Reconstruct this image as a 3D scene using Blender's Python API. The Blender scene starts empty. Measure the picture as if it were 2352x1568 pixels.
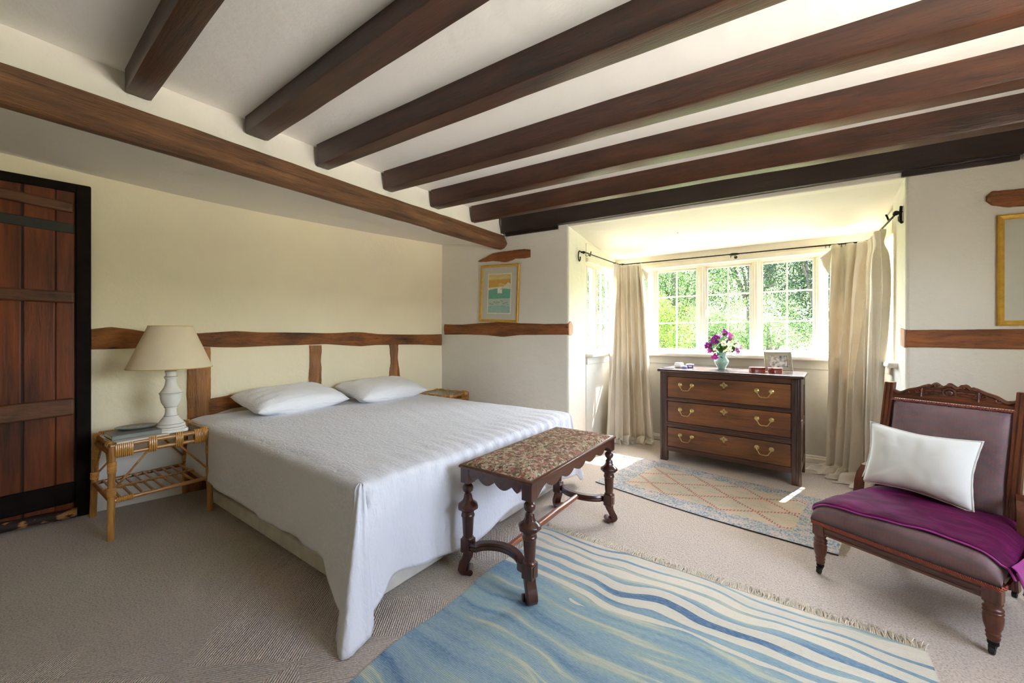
import bpy, bmesh, math, random
import numpy as np
from mathutils import Vector, Matrix
R = math.radians
SC = bpy.context.scene
COL = SC.collection

# ------------------------------------------------------------------ camera
cd = bpy.data.cameras.new('camera')
cd.sensor_width = 36; cd.lens = 910/2352*36; cd.shift_y = -16/2352; cd.clip_start = .02; cd.clip_end = 400
cam = bpy.data.objects.new('camera', cd); COL.objects.link(cam)
cam.location = (0, 0, 1.2); cam.rotation_euler = (R(90), 0, math.atan(649/910))
SC.camera = cam

# ------------------------------------------------------------------ world, sun, daylight, exposure
W = bpy.data.worlds.new('sky'); SC.world = W; W.use_nodes = True
wn = W.node_tree.nodes; wl = W.node_tree.links
for n in list(wn): wn.remove(n)
sky = wn.new('ShaderNodeTexSky'); sky.sky_type = 'NISHITA'; sky.sun_disc = False
sky.sun_elevation = R(56); sky.sun_rotation = R(15); sky.altitude = 100; sky.dust_density = 2.0
bg = wn.new('ShaderNodeBackground'); bg.inputs[1].default_value = 2.7
wo = wn.new('ShaderNodeOutputWorld')
hs = wn.new('ShaderNodeHueSaturation'); hs.inputs['Saturation'].default_value = .62; wl.new(sky.outputs[0], hs.inputs['Color']); wl.new(hs.outputs[0], bg.inputs[0]); wl.new(bg.outputs[0], wo.inputs[0])

def light(name, kind, loc, rot, energy, color=(1, 1, 1), size=None, portal=False, angle=None, spread=None):
    l = bpy.data.lights.new(name, kind); o = bpy.data.objects.new(name, l); COL.objects.link(o)
    l.energy = energy; l.color = color
    if kind == 'AREA':
        l.shape = 'RECTANGLE'; l.size, l.size_y = size
        if portal: l.cycles.is_portal = True
        if spread: l.spread = spread
    if angle is not None: l.angle = angle
    o.location = loc; o.rotation_euler = rot
    return o
# the sun stands behind the window wall, a little to its right, and shines steeply into the bay
sd = Vector((math.sin(R(17))*math.cos(R(54)), math.cos(R(17))*math.cos(R(54)), math.sin(R(54))))
sun = light('sun', 'SUN', sd*30, sd.to_track_quat('Z', 'Y').to_euler(), 19, (1, .93, .82), angle=R(.6))
# sky portals in the three bay windows
light('portal_back_window', 'AREA', (-.58, 4.80, 1.50), (R(-90), 0, 0), 1, size=(2.4, 1.0), portal=True)
light('portal_left_window', 'AREA', (-1.86, 4.20, 1.50), (R(90), 0, R(-90)), 1, size=(.9, 1.0), portal=True)
light('portal_right_window', 'AREA', (.70, 4.35, 1.50), (R(90), 0, R(90)), 1, size=(.7, 1.0), portal=True)
# and in an unseen window added to the right-hand wall to brighten the room
light('portal_added_window', 'AREA', (1.92, 1.6, 1.55), (R(90), 0, R(90)), 1, size=(1.5, 1.0), portal=True)
# lamp added outside that window to brighten the ceiling and the bed-head wall
light('added_fill_lamp', 'AREA', (5.2, 1.6, .45), (R(98), 0, R(90)), 320, (1, .965, .90), size=(4.0, .8))
vs = SC.view_settings
vs.view_transform = 'Standard'; vs.look = 'None'; vs.gamma = 1; vs.use_curve_mapping = False
vs.exposure = 1.3
SC.cycles.use_denoising = True
SC.cycles.max_bounces = 14; SC.cycles.diffuse_bounces = 10; SC.cycles.glossy_bounces = 4; SC.cycles.transparent_max_bounces = 24
SC.cycles.sample_clamp_indirect = 6; SC.cycles.caustics_reflective = False; SC.cycles.caustics_refractive = False

# ------------------------------------------------------------------ helpers
def tag(o, label=None, cat=None, group=None, kind=None):
    if label: o['label'] = label
    if cat: o['category'] = cat
    if group: o['group'] = group
    if kind: o['kind'] = kind
    return o
def empty(name, loc=(0, 0, 0), rz=0, label=None, cat=None, group=None, kind=None):
    o = bpy.data.objects.new(name, None); COL.objects.link(o); o.empty_display_size = .05
    o.location = loc; o.rotation_euler = (0, 0, rz)
    return tag(o, label, cat, group, kind)
def children(o): return [c for c in bpy.data.objects if c.parent == o]
def copy_tree(o, parent=None):
    c = o.copy(); COL.objects.link(c)
    if parent: c.parent = parent
    for ch in children(o): copy_tree(ch, c)
    return c
def unit(v): return Vector(v).normalized()

class MB:
    def __init__(s): s.v = []; s.f = []; s.m = []; s.M = Matrix(); s.mi = 0
    def add(s, vs, fs):
        b = len(s.v)
        s.v += [tuple(s.M @ Vector(v)) for v in vs]
        s.f += [tuple(i+b for i in f) for f in fs]; s.m += [s.mi]*len(fs); return s
    def box(s, a, b):
        x0, y0, z0 = (min(p, q) for p, q in zip(a, b)); x1, y1, z1 = (max(p, q) for p, q in zip(a, b))
        return s.add([(x0, y0, z0), (x1, y0, z0), (x1, y1, z0), (x0, y1, z0), (x0, y0, z1), (x1, y0, z1), (x1, y1, z1), (x0, y1, z1)],
                     [(0, 3, 2, 1), (4, 5, 6, 7), (0, 1, 5, 4), (1, 2, 6, 5), (2, 3, 7, 6), (3, 0, 4, 7)])
    def prism(s, poly, z0, z1, axis='z'):
        """poly: list of 2D points; extruded along axis"""
        n = len(poly)
        def P(p, h): return {'z': (p[0], p[1], h), 'y': (p[0], h, p[1]), 'x': (h, p[0], p[1])}[axis]
        return s.add([P(p, z0) for p in poly]+[P(p, z1) for p in poly],
                     [tuple(range(n))[::-1], tuple(range(n, 2*n))]+[(i, (i+1) % n, (i+1) % n+n, i+n) for i in range(n)])
    def grid(s, pts, closeu=False, closev=False, caps=False):
        n, m = len(pts), len(pts[0]); vs = [p for r in pts for p in r]; fs = []
        for i in range(n if closeu else n-1):
            for j in range(m if closev else m-1):
                fs.append((i*m+j, i*m+(j+1) % m, ((i+1) % n)*m+(j+1) % m, ((i+1) % n)*m+j))
        if caps: fs += [tuple(range(m))[::-1], tuple((n-1)*m+j for j in range(m))]
        return s.add(vs, fs)
    def lathe(s, prof, n=24, c=(0, 0, 0), sides=None, caps=True):
        pts = []
        for r, z in prof:
            pts.append([(c[0]+r*math.cos(2*math.pi*k/n+(math.pi/n if sides else 0)), c[1]+r*math.sin(2*math.pi*k/n+(math.pi/n if sides else 0)), c[2]+z) for k in range(n)])
        return s.grid(pts, closev=True, caps=caps)
    def tube(s, path, r, n=10, caps=True, flat=None):
        path = [Vector(p) for p in path]; N = len(path); rs = r if isinstance(r, (list, tuple)) else [r]*N
        pts = []; up = None
        for i, p in enumerate(path):
            t = (path[min(i+1, N-1)]-path[max(i-1, 0)])
            if t.length < 1e-9: t = Vector((0, 0, 1))
            t.normalize()
            if up is None: up = Vector((0, 0, 1)) if abs(t.z) < .9 else Vector((1, 0, 0))
            a = t.cross(up)
            if a.length < 1e-4: a = t.cross(Vector((.3, 1, .2)))
            a.normalize(); b = a.cross(t).normalized(); up = b
            fa, fb = flat if flat else (1, 1)
            pts.append([tuple(p+a*(rs[i]*fa*math.cos(2*math.pi*k/n))+b*(rs[i]*fb*math.sin(2*math.pi*k/n))) for k in range(n)])
        return s.grid(pts, closev=True, caps=caps)
    def sweep(s, path, prof, up=(0, 0, 1), caps=True):
        """sweep 2D profile (side, up) along path; up fixed"""
        path = [Vector(p) for p in path]; N = len(path); up = Vector(up); pts = []
        for i, p in enumerate(path):
            t = (path[min(i+1, N-1)]-path[max(i-1, 0)]).normalized(); a = t.cross(up).normalized(); b = a.cross(t)
            pts.append([tuple(p+a*q[0]+b*q[1]) for q in prof])
        return s.grid(pts, closev=True, caps=caps)
    def ball(s, c, r, n=12, sc=(1, 1, 1)):
        pts = []
        for i in range(n//2+1):
            th = math.pi*i/(n//2); rr = math.sin(th) if 0 < i < n//2 else 1e-4
            pts.append([(c[0]+r*sc[0]*rr*math.cos(2*math.pi*k/n), c[1]+r*sc[1]*rr*math.sin(2*math.pi*k/n), c[2]-r*sc[2]*math.cos(th)) for k in range(n)])
        return s.grid(pts, closev=True, caps=True)
    def torus(s, c, Rr, r, axis=(0, 0, 1), n=16, m=8):
        q = Vector((0, 0, 1)).rotation_difference(unit(axis)); c = Vector(c); pts = []
        for i in range(n):
            a = 2*math.pi*i/n
            pts.append([tuple(c+q@Vector(((Rr+r*math.cos(2*math.pi*k/m))*math.cos(a), (Rr+r*math.cos(2*math.pi*k/m))*math.sin(a), r*math.sin(2*math.pi*k/m)))) for k in range(m)])
        return s.grid(pts, closeu=True, closev=True)
    def build(s, name, mat, parent=None, smooth=True, bevel=0, seg=2, sub=0, loc=None, rot=None, auto=40):
        me = bpy.data.meshes.new(name); me.from_pydata(s.v, [], s.f)
        for m in (mat if isinstance(mat, (list, tuple)) else [mat]): me.materials.append(m)
        me.polygons.foreach_set('material_index', s.m)
        bm = bmesh.new(); bm.from_mesh(me); bmesh.ops.recalc_face_normals(bm, faces=bm.faces)
        if smooth:
            for f in bm.faces: f.smooth = True
            if auto:
                lim = R(auto)
                for e in bm.edges:
                    if len(e.link_faces) == 2 and e.calc_face_angle(0) > lim: e.smooth = False
        bm.to_mesh(me); bm.free()
        o = bpy.data.objects.new(name, me); COL.objects.link(o)
        if parent: o.parent = parent
        if loc: o.location = loc
        if rot: o.rotation_euler = rot
        if bevel:
            b = o.modifiers.new('bevel', 'BEVEL'); b.width = bevel; b.segments = seg; b.limit_method = 'ANGLE'; b.angle_limit = R(35)
        if sub:
            m = o.modifiers.new('sub', 'SUBSURF'); m.levels = m.render_levels = sub
        return o
def islands(b):
    par = list(range(len(b.v)))
    def fd_(i):
        while par[i] != i: par[i] = par[par[i]]; i = par[i]
        return i
    for f in b.f:
        for k in f[1:]: par[fd_(k)] = fd_(f[0])
    d = {}
    for f, m in zip(b.f, b.m): d.setdefault(fd_(f[0]), []).append((f, m))
    out = []
    for fs in d.values():
        n = MB(); ix = {}
        for f, m in fs:
            for k in f:
                if k not in ix: ix[k] = len(n.v); n.v.append(b.v[k])
            n.f.append(tuple(ix[k] for k in f)); n.m.append(m)
        out.append(n)
    return out
def build_each(b, name, *a, **k): return [n.build(name, *a, **k) for n in islands(b)]
def smoothnoise(n, seed, octaves=3, base=4):
    rng = np.random.RandomState(seed); x = np.linspace(0, 1, n); out = np.zeros(n); amp = 1
    for o in range(octaves):
        k = base*2**o+1; out += amp*np.interp(x, np.linspace(0, 1, k), rng.uniform(-1, 1, k)); amp *= .5
    return out/1.75
def noise2(x, y, seed=0):
    """cheap smooth 2D noise from sines, -1..1"""
    rng = random.Random(seed); t = 0
    for i in range(5):
        a, b, c = rng.uniform(.6, 1.6), rng.uniform(-1.5, 1.5), rng.uniform(0, 6.3)
        t += math.sin(x*a+y*b+c)
    return t/5
def lerp(a, b, t): return a+(b-a)*t
def pl(path, t):
    """point at parameter t (0..1 by length) on a polyline"""
    P = [Vector(p) for p in path]; L = [0]
    for a, b in zip(P, P[1:]): L.append(L[-1]+(b-a).length)
    d = t*L[-1]
    for i in range(len(P)-1):
        if d <= L[i+1] or i == len(P)-2: return P[i].lerp(P[i+1], (d-L[i])/max(L[i+1]-L[i], 1e-9))

# ------------------------------------------------------------------ materials
class NT:
    """small node-expression helper"""
    def __init__(s, name):
        s.mat = bpy.data.materials.new(name); s.mat.use_nodes = True; s.t = s.mat.node_tree; s.n = s.t.nodes; s.l = s.t.links
        s.p = s.n['Principled BSDF']; s.out = s.n['Material Output']; s.tc = s.n.new('ShaderNodeTexCoord')
    def con(s, sock, v):
        if isinstance(v, bpy.types.NodeSocket): s.l.new(v, sock)
        elif v is not None:
            if isinstance(v, (tuple, list)) and len(v) == 3 and sock.type == 'RGBA': v = (*v, 1)
            sock.default_value = v
    def m(s, op, a, b=0, c=0, clamp=False):
        n = s.n.new('ShaderNodeMath'); n.operation = op; n.use_clamp = clamp
        for i, v in enumerate((a, b, c)): s.con(n.inputs[i], v)
        return n.outputs[0]
    def xyz(s, src=None):
        n = s.n.new('ShaderNodeSeparateXYZ'); s.l.new(src or s.tc.outputs['Object'], n.inputs[0]); return n.outputs
    def comb(s, x, y, z=0):
        n = s.n.new('ShaderNodeCombineXYZ')
        for i, v in enumerate((x, y, z)): s.con(n.inputs[i], v)
        return n.outputs[0]
    def map(s, scale=(1, 1, 1), src=None, loc=(0, 0, 0), rot=(0, 0, 0)):
        n = s.n.new('ShaderNodeMapping'); s.l.new(src or s.tc.outputs['Object'], n.inputs[0])
        n.inputs['Scale'].default_value = scale; n.inputs['Location'].default_value = loc; n.inputs['Rotation'].default_value = rot
        return n.outputs[0]
    def noise(s, scale=5, detail=4, vec=None, rough=.5, dist=0, color=False):
        n = s.n.new('ShaderNodeTexNoise'); n.inputs['Scale'].default_value = scale; n.inputs['Detail'].default_value = detail
        n.inputs['Roughness'].default_value = rough; n.inputs['Distortion'].default_value = dist
        s.l.new(vec or s.tc.outputs['Object'], n.inputs['Vector']); return n.outputs[1 if color else 0]
    def wave(s, scale=5, dist=1, vec=None, detail=2, dscale=1, dir='X'):
        n = s.n.new('ShaderNodeTexWave'); n.inputs['Scale'].default_value = scale; n.inputs['Distortion'].default_value = dist
        n.inputs['Detail'].default_value = detail; n.inputs['Detail Scale'].default_value = dscale; n.bands_direction = dir
        s.l.new(vec or s.tc.outputs['Object'], n.inputs['Vector']); return n.outputs[1]
    def vor(s, scale=10, vec=None, out=0, feature='F1', rand=1):
        n = s.n.new('ShaderNodeTexVoronoi'); n.feature = feature; n.inputs['Scale'].default_value = scale; n.inputs['Randomness'].default_value = rand
        s.l.new(vec or s.tc.outputs['Object'], n.inputs['Vector']); return n.outputs[out]
    def ramp(s, fac, stops, interp='LINEAR'):
        n = s.n.new('ShaderNodeValToRGB'); s.con(n.inputs[0], fac); e = n.color_ramp; e.interpolation = interp
        while len(e.elements) > 1: e.elements.remove(e.elements[-1])
        for i, (p, c) in enumerate(stops):
            x = e.elements[0] if i == 0 else e.elements.new(p)
            x.position = p; x.color = (*c, 1) if len(c) == 3 else c
        return n.outputs[0]
    def mix(s, f, a, b, mode='MIX'):
        n = s.n.new('ShaderNodeMix'); n.data_type = 'RGBA'; n.blend_type = mode
        s.con(n.inputs[0], f); s.con(n.inputs[6], a); s.con(n.inputs[7], b); return n.outputs[2]
    def bump(s, h, strength=.3, dist=.01, prev=None):
        n = s.n.new('ShaderNodeBump'); n.inputs['Strength'].default_value = strength; n.inputs['Distance'].default_value = dist
        s.l.new(h, n.inputs['Height'])
        if prev: s.l.new(prev, n.inputs['Normal'])
        return n.outputs[0]
    def fin(s, color, rough=.6, bump=None, metal=0, spec=None, sheen=0, coat=0, trans=None):
        s.con(s.p.inputs['Base Color'], color); s.con(s.p.inputs['Roughness'], rough); s.p.inputs['Metallic'].default_value = metal
        if spec is not None: s.p.inputs['Specular IOR Level'].default_value = spec
        if sheen: s.p.inputs['Sheen Weight'].default_value = sheen
        if coat: s.p.inputs['Coat Weight'].default_value = coat; s.p.inputs['Coat Roughness'].default_value = .2
        if bump: s.l.new(bump, s.p.inputs['Normal'])
        if trans:
            t = s.n.new('ShaderNodeBsdfTranslucent'); s.con(t.inputs[0], color); mx = s.n.new('ShaderNodeMixShader'); mx.inputs[0].default_value = trans
            s.l.new(s.p.outputs[0], mx.inputs[1]); s.l.new(t.outputs[0], mx.inputs[2]); s.l.new(mx.outputs[0], s.out.inputs[0])
        return s.mat
def srgb(r, g, b):
    return tuple((c/255/12.92 if c/255 <= .04045 else ((c/255+.055)/1.055)**2.4) for c in (r, g, b))
def plain(name, c, rough=.6, metal=0, coat=0, spec=None, var=.06, scale=20, bump=.1, sheen=0, trans=None):
    t = NT(name); n = t.noise(scale, 3)
    a = tuple(x*(1-var) for x in c); b = tuple(min(1, x*(1+var)) for x in c)
    return t.fin(t.ramp(n, [(.3, a), (.7, b)]), rough, t.bump(n, bump, .004), metal, spec, sheen, coat, trans)
def wood(name, dark, light, axis='x', scale=1, rough=.5, coat=0, grain=1, bump=.35, knots=False, dist=.003, spec=None, patch=0):
    t = NT(name); k = {'x': (1.2, 14, 14), 'y': (14, 1.2, 14), 'z': (14, 14, 1.2)}[axis]
    v = t.map(tuple(q*scale for q in k)); n1 = t.noise(1.6, 6, v, .65, .6)
    v2 = t.map(tuple(q*scale*4 for q in k)); n2 = t.noise(2.2, 4, v2, .7)
    big = t.noise(2.5*scale, 2)
    mid = tuple((a+b)/2 for a, b in zip(dark, light))
    f = t.m('ADD', t.m('MULTIPLY', n1, .62), t.m('ADD', t.m('MULTIPLY', n2, .25*grain), t.m('MULTIPLY', big, .2+patch)))
    c = t.ramp(f, [(.36+patch*.4, dark), (.52+patch*.5, mid), (.72+patch*.5, light)])
    cr = t.ramp(n2, [(.30, (.35, .3, .28)), (.42, (1, 1, 1))]); c = t.mix(.55*grain, c, t.mix(1, c, cr, 'MULTIPLY'))
    if knots:
        w = t.vor(2.2, t.map(tuple((1.0, 5, 5)['xyz'.index(axis) != i] if 0 else (1 if 'xyz'[i] == axis else 5) for i in range(3))))
        c = t.mix(t.ramp(w, [(.03, (1, 1, 1)), (.12, (0, 0, 0))]), c, tuple(q*.25 for q in dark))
    h = t.m('ADD', n1, t.m('MULTIPLY', n2, .7))
    return t.fin(c, rough, t.bump(h, bump, dist), 0, spec, 0, coat)
def plaster(name, c, warm=None, bump=.5, var=.05):
    t = NT(name); n = t.noise(1.3, 3); n2 = t.noise(9, 5, rough=.6); n3 = t.noise(70, 2)
    a = tuple(x*(1-var) for x in c); b = warm or tuple(min(1, x*(1+var*.5)) for x in c)
    h = t.m('ADD', t.m('MULTIPLY', n, 2.2), t.m('ADD', n2, t.m('MULTIPLY', n3, .12)))
    return t.fin(t.ramp(n, [(.3, a), (.7, b)]), .85, t.bump(h, bump, .02), spec=.2)
M = {}
M['wall_cream'] = plaster('cream_plaster', srgb(237, 226, 197), srgb(242, 230, 198), bump=.35)
M['wall_white'] = plaster('grey_white_plaster', srgb(222, 216, 203))
M['ceiling'] = plaster('ceiling_plaster', srgb(233, 229, 222), bump=.25, var=.02)
M['bay_cream'] = plaster('bay_plaster', srgb(220, 214, 202), bump=.15)
M['paint_cream'] = plain('cream_window_paint', srgb(224, 217, 200), .5, var=.05, scale=12, bump=.2)
M['paint_white'] = plain('white_gloss_paint', srgb(226, 222, 212), .4, var=.03)
M['paint_grey'] = plain('stone_dado_paint', srgb(204, 201, 192), .6, var=.03)
M['joist'] = wood('dark_joist_oak', srgb(20, 9, 5), srgb(84, 46, 26), 'x', 1, .36, bump=.6, knots=False, patch=.05, dist=.004, spec=.6)
M['beam_y'] = wood('brown_beam_oak', srgb(40, 23, 12), srgb(142, 96, 58), 'y', 1, .65, bump=1.0, knots=True, dist=.012, patch=.15)
M['wall_oak'] = wood('wall_oak', srgb(32, 13, 4), srgb(172, 102, 40), 'y', .8, .5, bump=1.0, knots=True, dist=.012, patch=.3)
M['wall_oak_x'] = wood('wall_oak_across', srgb(56, 26, 10), srgb(164, 98, 48), 'x', 1, .6, bump=.9, knots=True, dist=.01, patch=.2)
M['wall_oak_z'] = wood('wall_oak_upright', srgb(50, 22, 6), srgb(184, 118, 44), 'z', .7, .45, bump=.8, dist=.008, patch=.25)
M['endgrain'] = wood('cut_oak_end', srgb(150, 104, 78), srgb(206, 164, 132), 'z', 2, .7, bump=.3)
M['black_beam'] = wood('black_beam', srgb(20, 12, 8), srgb(52, 36, 28), 'x', 1, .42, bump=.3, dist=.003)
M['door_wood'] = wood('old_door_planks', srgb(30, 12, 4), srgb(150, 74, 28), 'z', .5, .42, bump=.35, grain=.6, patch=.35, dist=.004)
M['door_batten'] = wood('old_door_battens', srgb(54, 28, 14), srgb(122, 78, 48), 'y', .8, .5, bump=.6, dist=.004)
M['door_black'] = plain('black_door_post', srgb(22, 14, 8), .75, var=.3, scale=18, bump=.4, spec=.15)
M['worn_log'] = (lambda t: t.fin(t.ramp(t.noise(7, 5, t.map((2.2, 1, 2)), .6), [(.52, srgb(40, 22, 12)), (.56, srgb(160, 110, 60)), (.7, srgb(190, 140, 84))], 'LINEAR'), .7, t.bump(t.noise(9, 5), .8, .01)))(NT('worn_log'))
M['iron'] = plain('black_iron', srgb(28, 27, 27), .45, .6, var=.2, scale=60, bump=.3)
M['iron_strap'] = plain('grey_iron_strap', srgb(52, 52, 44), .5, .2, var=.2, scale=20, bump=.4)
M['brass'] = plain('worn_brass', srgb(190, 168, 110), .35, .85, var=.2, scale=60, bump=.2)
M['gold'] = plain('gilt_frame', srgb(206, 160, 62), .42, .35, var=.12, scale=40, bump=.15)
M['mahogany'] = wood('dark_mahogany', srgb(26, 10, 6), srgb(86, 40, 24), 'z', 1.6, .28, coat=.35, bump=.12, spec=.5)
M['mahogany_y'] = wood('mahogany_rail', srgb(44, 20, 12), srgb(104, 58, 38), 'y', 1.6, .3, coat=.35, bump=.1)
M['stretcher'] = wood('red_stretcher', srgb(96, 46, 26), srgb(170, 98, 62), 'y', 1.6, .28, coat=.4, bump=.1)
M['walnut'] = wood('chair_walnut', srgb(48, 18, 10), srgb(120, 62, 34), 'z', 1.5, .35, coat=.25, bump=.15)
M['walnut_x'] = wood('chair_walnut_rail', srgb(48, 18, 10), srgb(120, 62, 34), 'x', 1.5, .35, coat=.25, bump=.15)
M['chest'] = wood('chest_dark_oak', srgb(38, 20, 12), srgb(92, 56, 38), 'x', 1.2, .4, coat=.2, bump=.25)
M['chest_z'] = wood('chest_dark_oak_upright', srgb(34, 18, 12), srgb(84, 52, 38), 'z', 1.2, .38, coat=.2, bump=.25)
M['chest_top'] = wood('chest_top_oak', srgb(36, 20, 16), srgb(84, 56, 44), 'x', 1.2, .25, coat=.4, bump=.1)
M['drawer'] = wood('drawer_front_walnut', srgb(58, 30, 13), srgb(146, 90, 44), 'x', .7, .4, coat=.2, bump=.25, patch=.22)
M['bamboo'] = wood('honey_bamboo', srgb(120, 66, 22), srgb(206, 152, 78), 'z', 1, .3, coat=.4, bump=.15, patch=.1)
M['bamboo_y'] = wood('honey_bamboo_rail', srgb(110, 58, 22), srgb(196, 140, 70), 'y', 1, .3, coat=.4, bump=.15, patch=.1)
M['cane'] = plain('cane_binding', srgb(196, 142, 66), .35, coat=.4, var=.15, scale=40)
# fabrics and floor coverings
def sheet_mat():
    t = NT('white_cotton_bedspread')
    n1 = t.noise(16, 3, t.map((1, 2.4, 1)), .55, .8); n2 = t.noise(60, 2)
    w = t.wave(9, 9, None, 3, 1.3)
    h = t.m('ADD', n1, t.m('ADD', t.m('MULTIPLY', n2, .12), t.m('MULTIPLY', w, .16)))
    return t.fin(srgb(218, 218, 224), .8, t.bump(h, .34, .016), sheen=.2, spec=.2)
M['sheet'] = sheet_mat()
def pillow_mat():
    t = NT('white_pillowcase'); n = t.noise(7, 3, t.map((1, 3, 1)), .5, 1.6)
    return t.fin(srgb(236, 236, 238), .8, t.bump(n, .4, .02), sheen=.2, spec=.2)
M['pillow'] = pillow_mat()
M['divan'] = plain('white_divan_cloth', srgb(226, 222, 214), .85, var=.04, scale=8, bump=.2)
M['divan_board'] = plain('painted_divan_plinth', srgb(206, 200, 188), .55, var=.1, scale=14, bump=.2)
def linen(name, c, trans=None, emb=True):
    t = NT(name); w = t.noise(160, 2, t.map((1, 1, 6))); n = t.noise(6, 3); e = t.wave(7, 14, t.map((1, 1, 1)), 2, 1.4)
    e = t.ramp(e, [(.0, (1, 1, 1)), (.12, (0, 0, 0))]); nz = t.m('ADD', t.m('MULTIPLY', w, .15), t.m('MULTIPLY', n, .5))
    h = t.m('ADD', nz, t.m('MULTIPLY', e, .35)) if emb else nz
    return t.fin(t.ramp(n, [(.3, tuple(x*.93 for x in c)), (.7, c)]), .85, t.bump(h, .35, .006), sheen=.15, spec=.15, trans=trans)
M['curtain'] = linen('cream_curtain_cloth', srgb(234, 226, 212), .10)
M['cushion'] = linen('white_linen_cushion', srgb(240, 241, 234), emb=False)
def carpet():
    t = NT('beige_wool_carpet'); v = t.tc.outputs['Object']
    cells = t.vor(2.6, v, 1); x, y, z = t.xyz(cells)
    a = t.map((1, 1, 1), rot=(0, 0, R(40))); b = t.map((1, 1, 1), rot=(0, 0, R(-38)))
    wa = t.wave(34, 1.4, a, 1, 5); wb = t.wave(34, 1.4, b, 1, 5)
    rib = t.m('ADD', t.m('MULTIPLY', wa, t.m('GREATER_THAN', x, .5)), t.m('MULTIPLY', wb, t.m('LESS_THAN', x, .5)))
    px = t.xyz()[0]; left = t.m('MULTIPLY', t.m('SUBTRACT', 1, t.m('MULTIPLY', t.m('ADD', px, 1.3), 3.0, clamp=True), clamp=True), t.m('SUBTRACT', 1, t.m('MULTIPLY', t.m('SUBTRACT', t.xyz()[1], 1.9), 2.0, clamp=True), clamp=True))
    n = t.noise(130, 3, v, .7); n2 = t.noise(55, 3, v, .7)
    col = t.ramp(n, [(.30, srgb(172, 152, 134)), (.5, srgb(224, 208, 192)), (.72, srgb(240, 229, 216))])
    col = t.mix(t.m('MULTIPLY', t.m('MULTIPLY', rib, left), .22), col, srgb(128, 112, 94))
    h = t.m('ADD', t.m('ADD', n, t.m('MULTIPLY', n2, .8)), t.m('MULTIPLY', t.m('MULTIPLY', rib, left), .6))
    return t.fin(col, .95, t.bump(h, 1.0, .012), spec=.05, sheen=.3)
M['carpet'] = carpet()
def blue_rug():
    t = NT('blue_wave_dhurrie'); x, y, z = t.xyz()
    d = t.noise(1.0, 1, t.comb(t.m('MULTIPLY', x, 2.4), t.m('MULTIPLY', y, 2.2)), .4)
    d2 = t.noise(1.0, 2, t.comb(t.m('MULTIPLY', x, 1.7), t.m('MULTIPLY', y, 5.0), 5.0), .5)
    yy = t.m('ADD', y, t.m('MULTIPLY', t.m('SUBTRACT', d, .5), .20))
    # upper end pale with blue waves about five centimetres apart, lower part blue with darker and cream streaks
    ph = t.m('ADD', t.m('MULTIPLY', yy, 84.0), t.m('MULTIPLY', t.m('SUBTRACT', d2, .5), 7.5)); sn = t.m('SINE', ph)
    thr = t.m('MULTIPLY', t.m('SUBTRACT', yy, 1.74), 2.6)
    top = t.m('GREATER_THAN', sn, t.m('MINIMUM', thr, .72))
    blue = t.m('MAXIMUM', top, t.m('LESS_THAN', t.m('ADD', yy, t.m('MULTIPLY', t.m('SUBTRACT', d2, .5), .35)), 1.66))
    s2 = t.noise(1.0, 2, t.comb(t.m('MULTIPLY', x, .9), t.m('MULTIPLY', yy, 10.0), 9.0), .6)
    s3 = t.noise(1.0, 1, t.comb(t.m('MULTIPLY', x, .8), t.m('MULTIPLY', y, 3.0), 3.0))
    low = t.m('ADD', s2, t.m('MULTIPLY', t.m('SUBTRACT', s3, .5), .25))
    base = t.ramp(low, [(.33, srgb(84, 116, 152)), (.40, srgb(112, 144, 170)), (.46, srgb(132, 160, 178)), (.53, srgb(146, 172, 184)), (.58, srgb(160, 180, 174)), (.62, srgb(202, 202, 182)), (.66, srgb(146, 172, 178))])
    pale = t.ramp(s2, [(.4, srgb(214, 207, 192)), (.6, srgb(226, 217, 200))])
    c = t.mix(blue, pale, base)
    fl = t.noise(1.0, 3, t.comb(t.m('MULTIPLY', x, 40), t.m('MULTIPLY', y, 260)), .7)
    c = t.mix(t.m('MULTIPLY', t.ramp(fl, [(.45, (0, 0, 0)), (.7, (1, 1, 1))]), .35), c, srgb(214, 216, 204))
    c = t.mix(t.m('MULTIPLY', t.ramp(fl, [(.28, (1, 1, 1)), (.42, (0, 0, 0))]), .4), c, srgb(84, 112, 136))
    wv = t.wave(55, .6, t.comb(x, y), 1, 6, 'Y')
    return t.fin(c, .92, t.bump(t.m('ADD', fl, t.m('MULTIPLY', wv, .6)), .6, .004), spec=.05)
M['blue_rug'] = blue_rug()
M['fringe'] = plain('cream_wool_fringe', srgb(214, 204, 184), .95, var=.15, scale=60, bump=.3)
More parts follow.
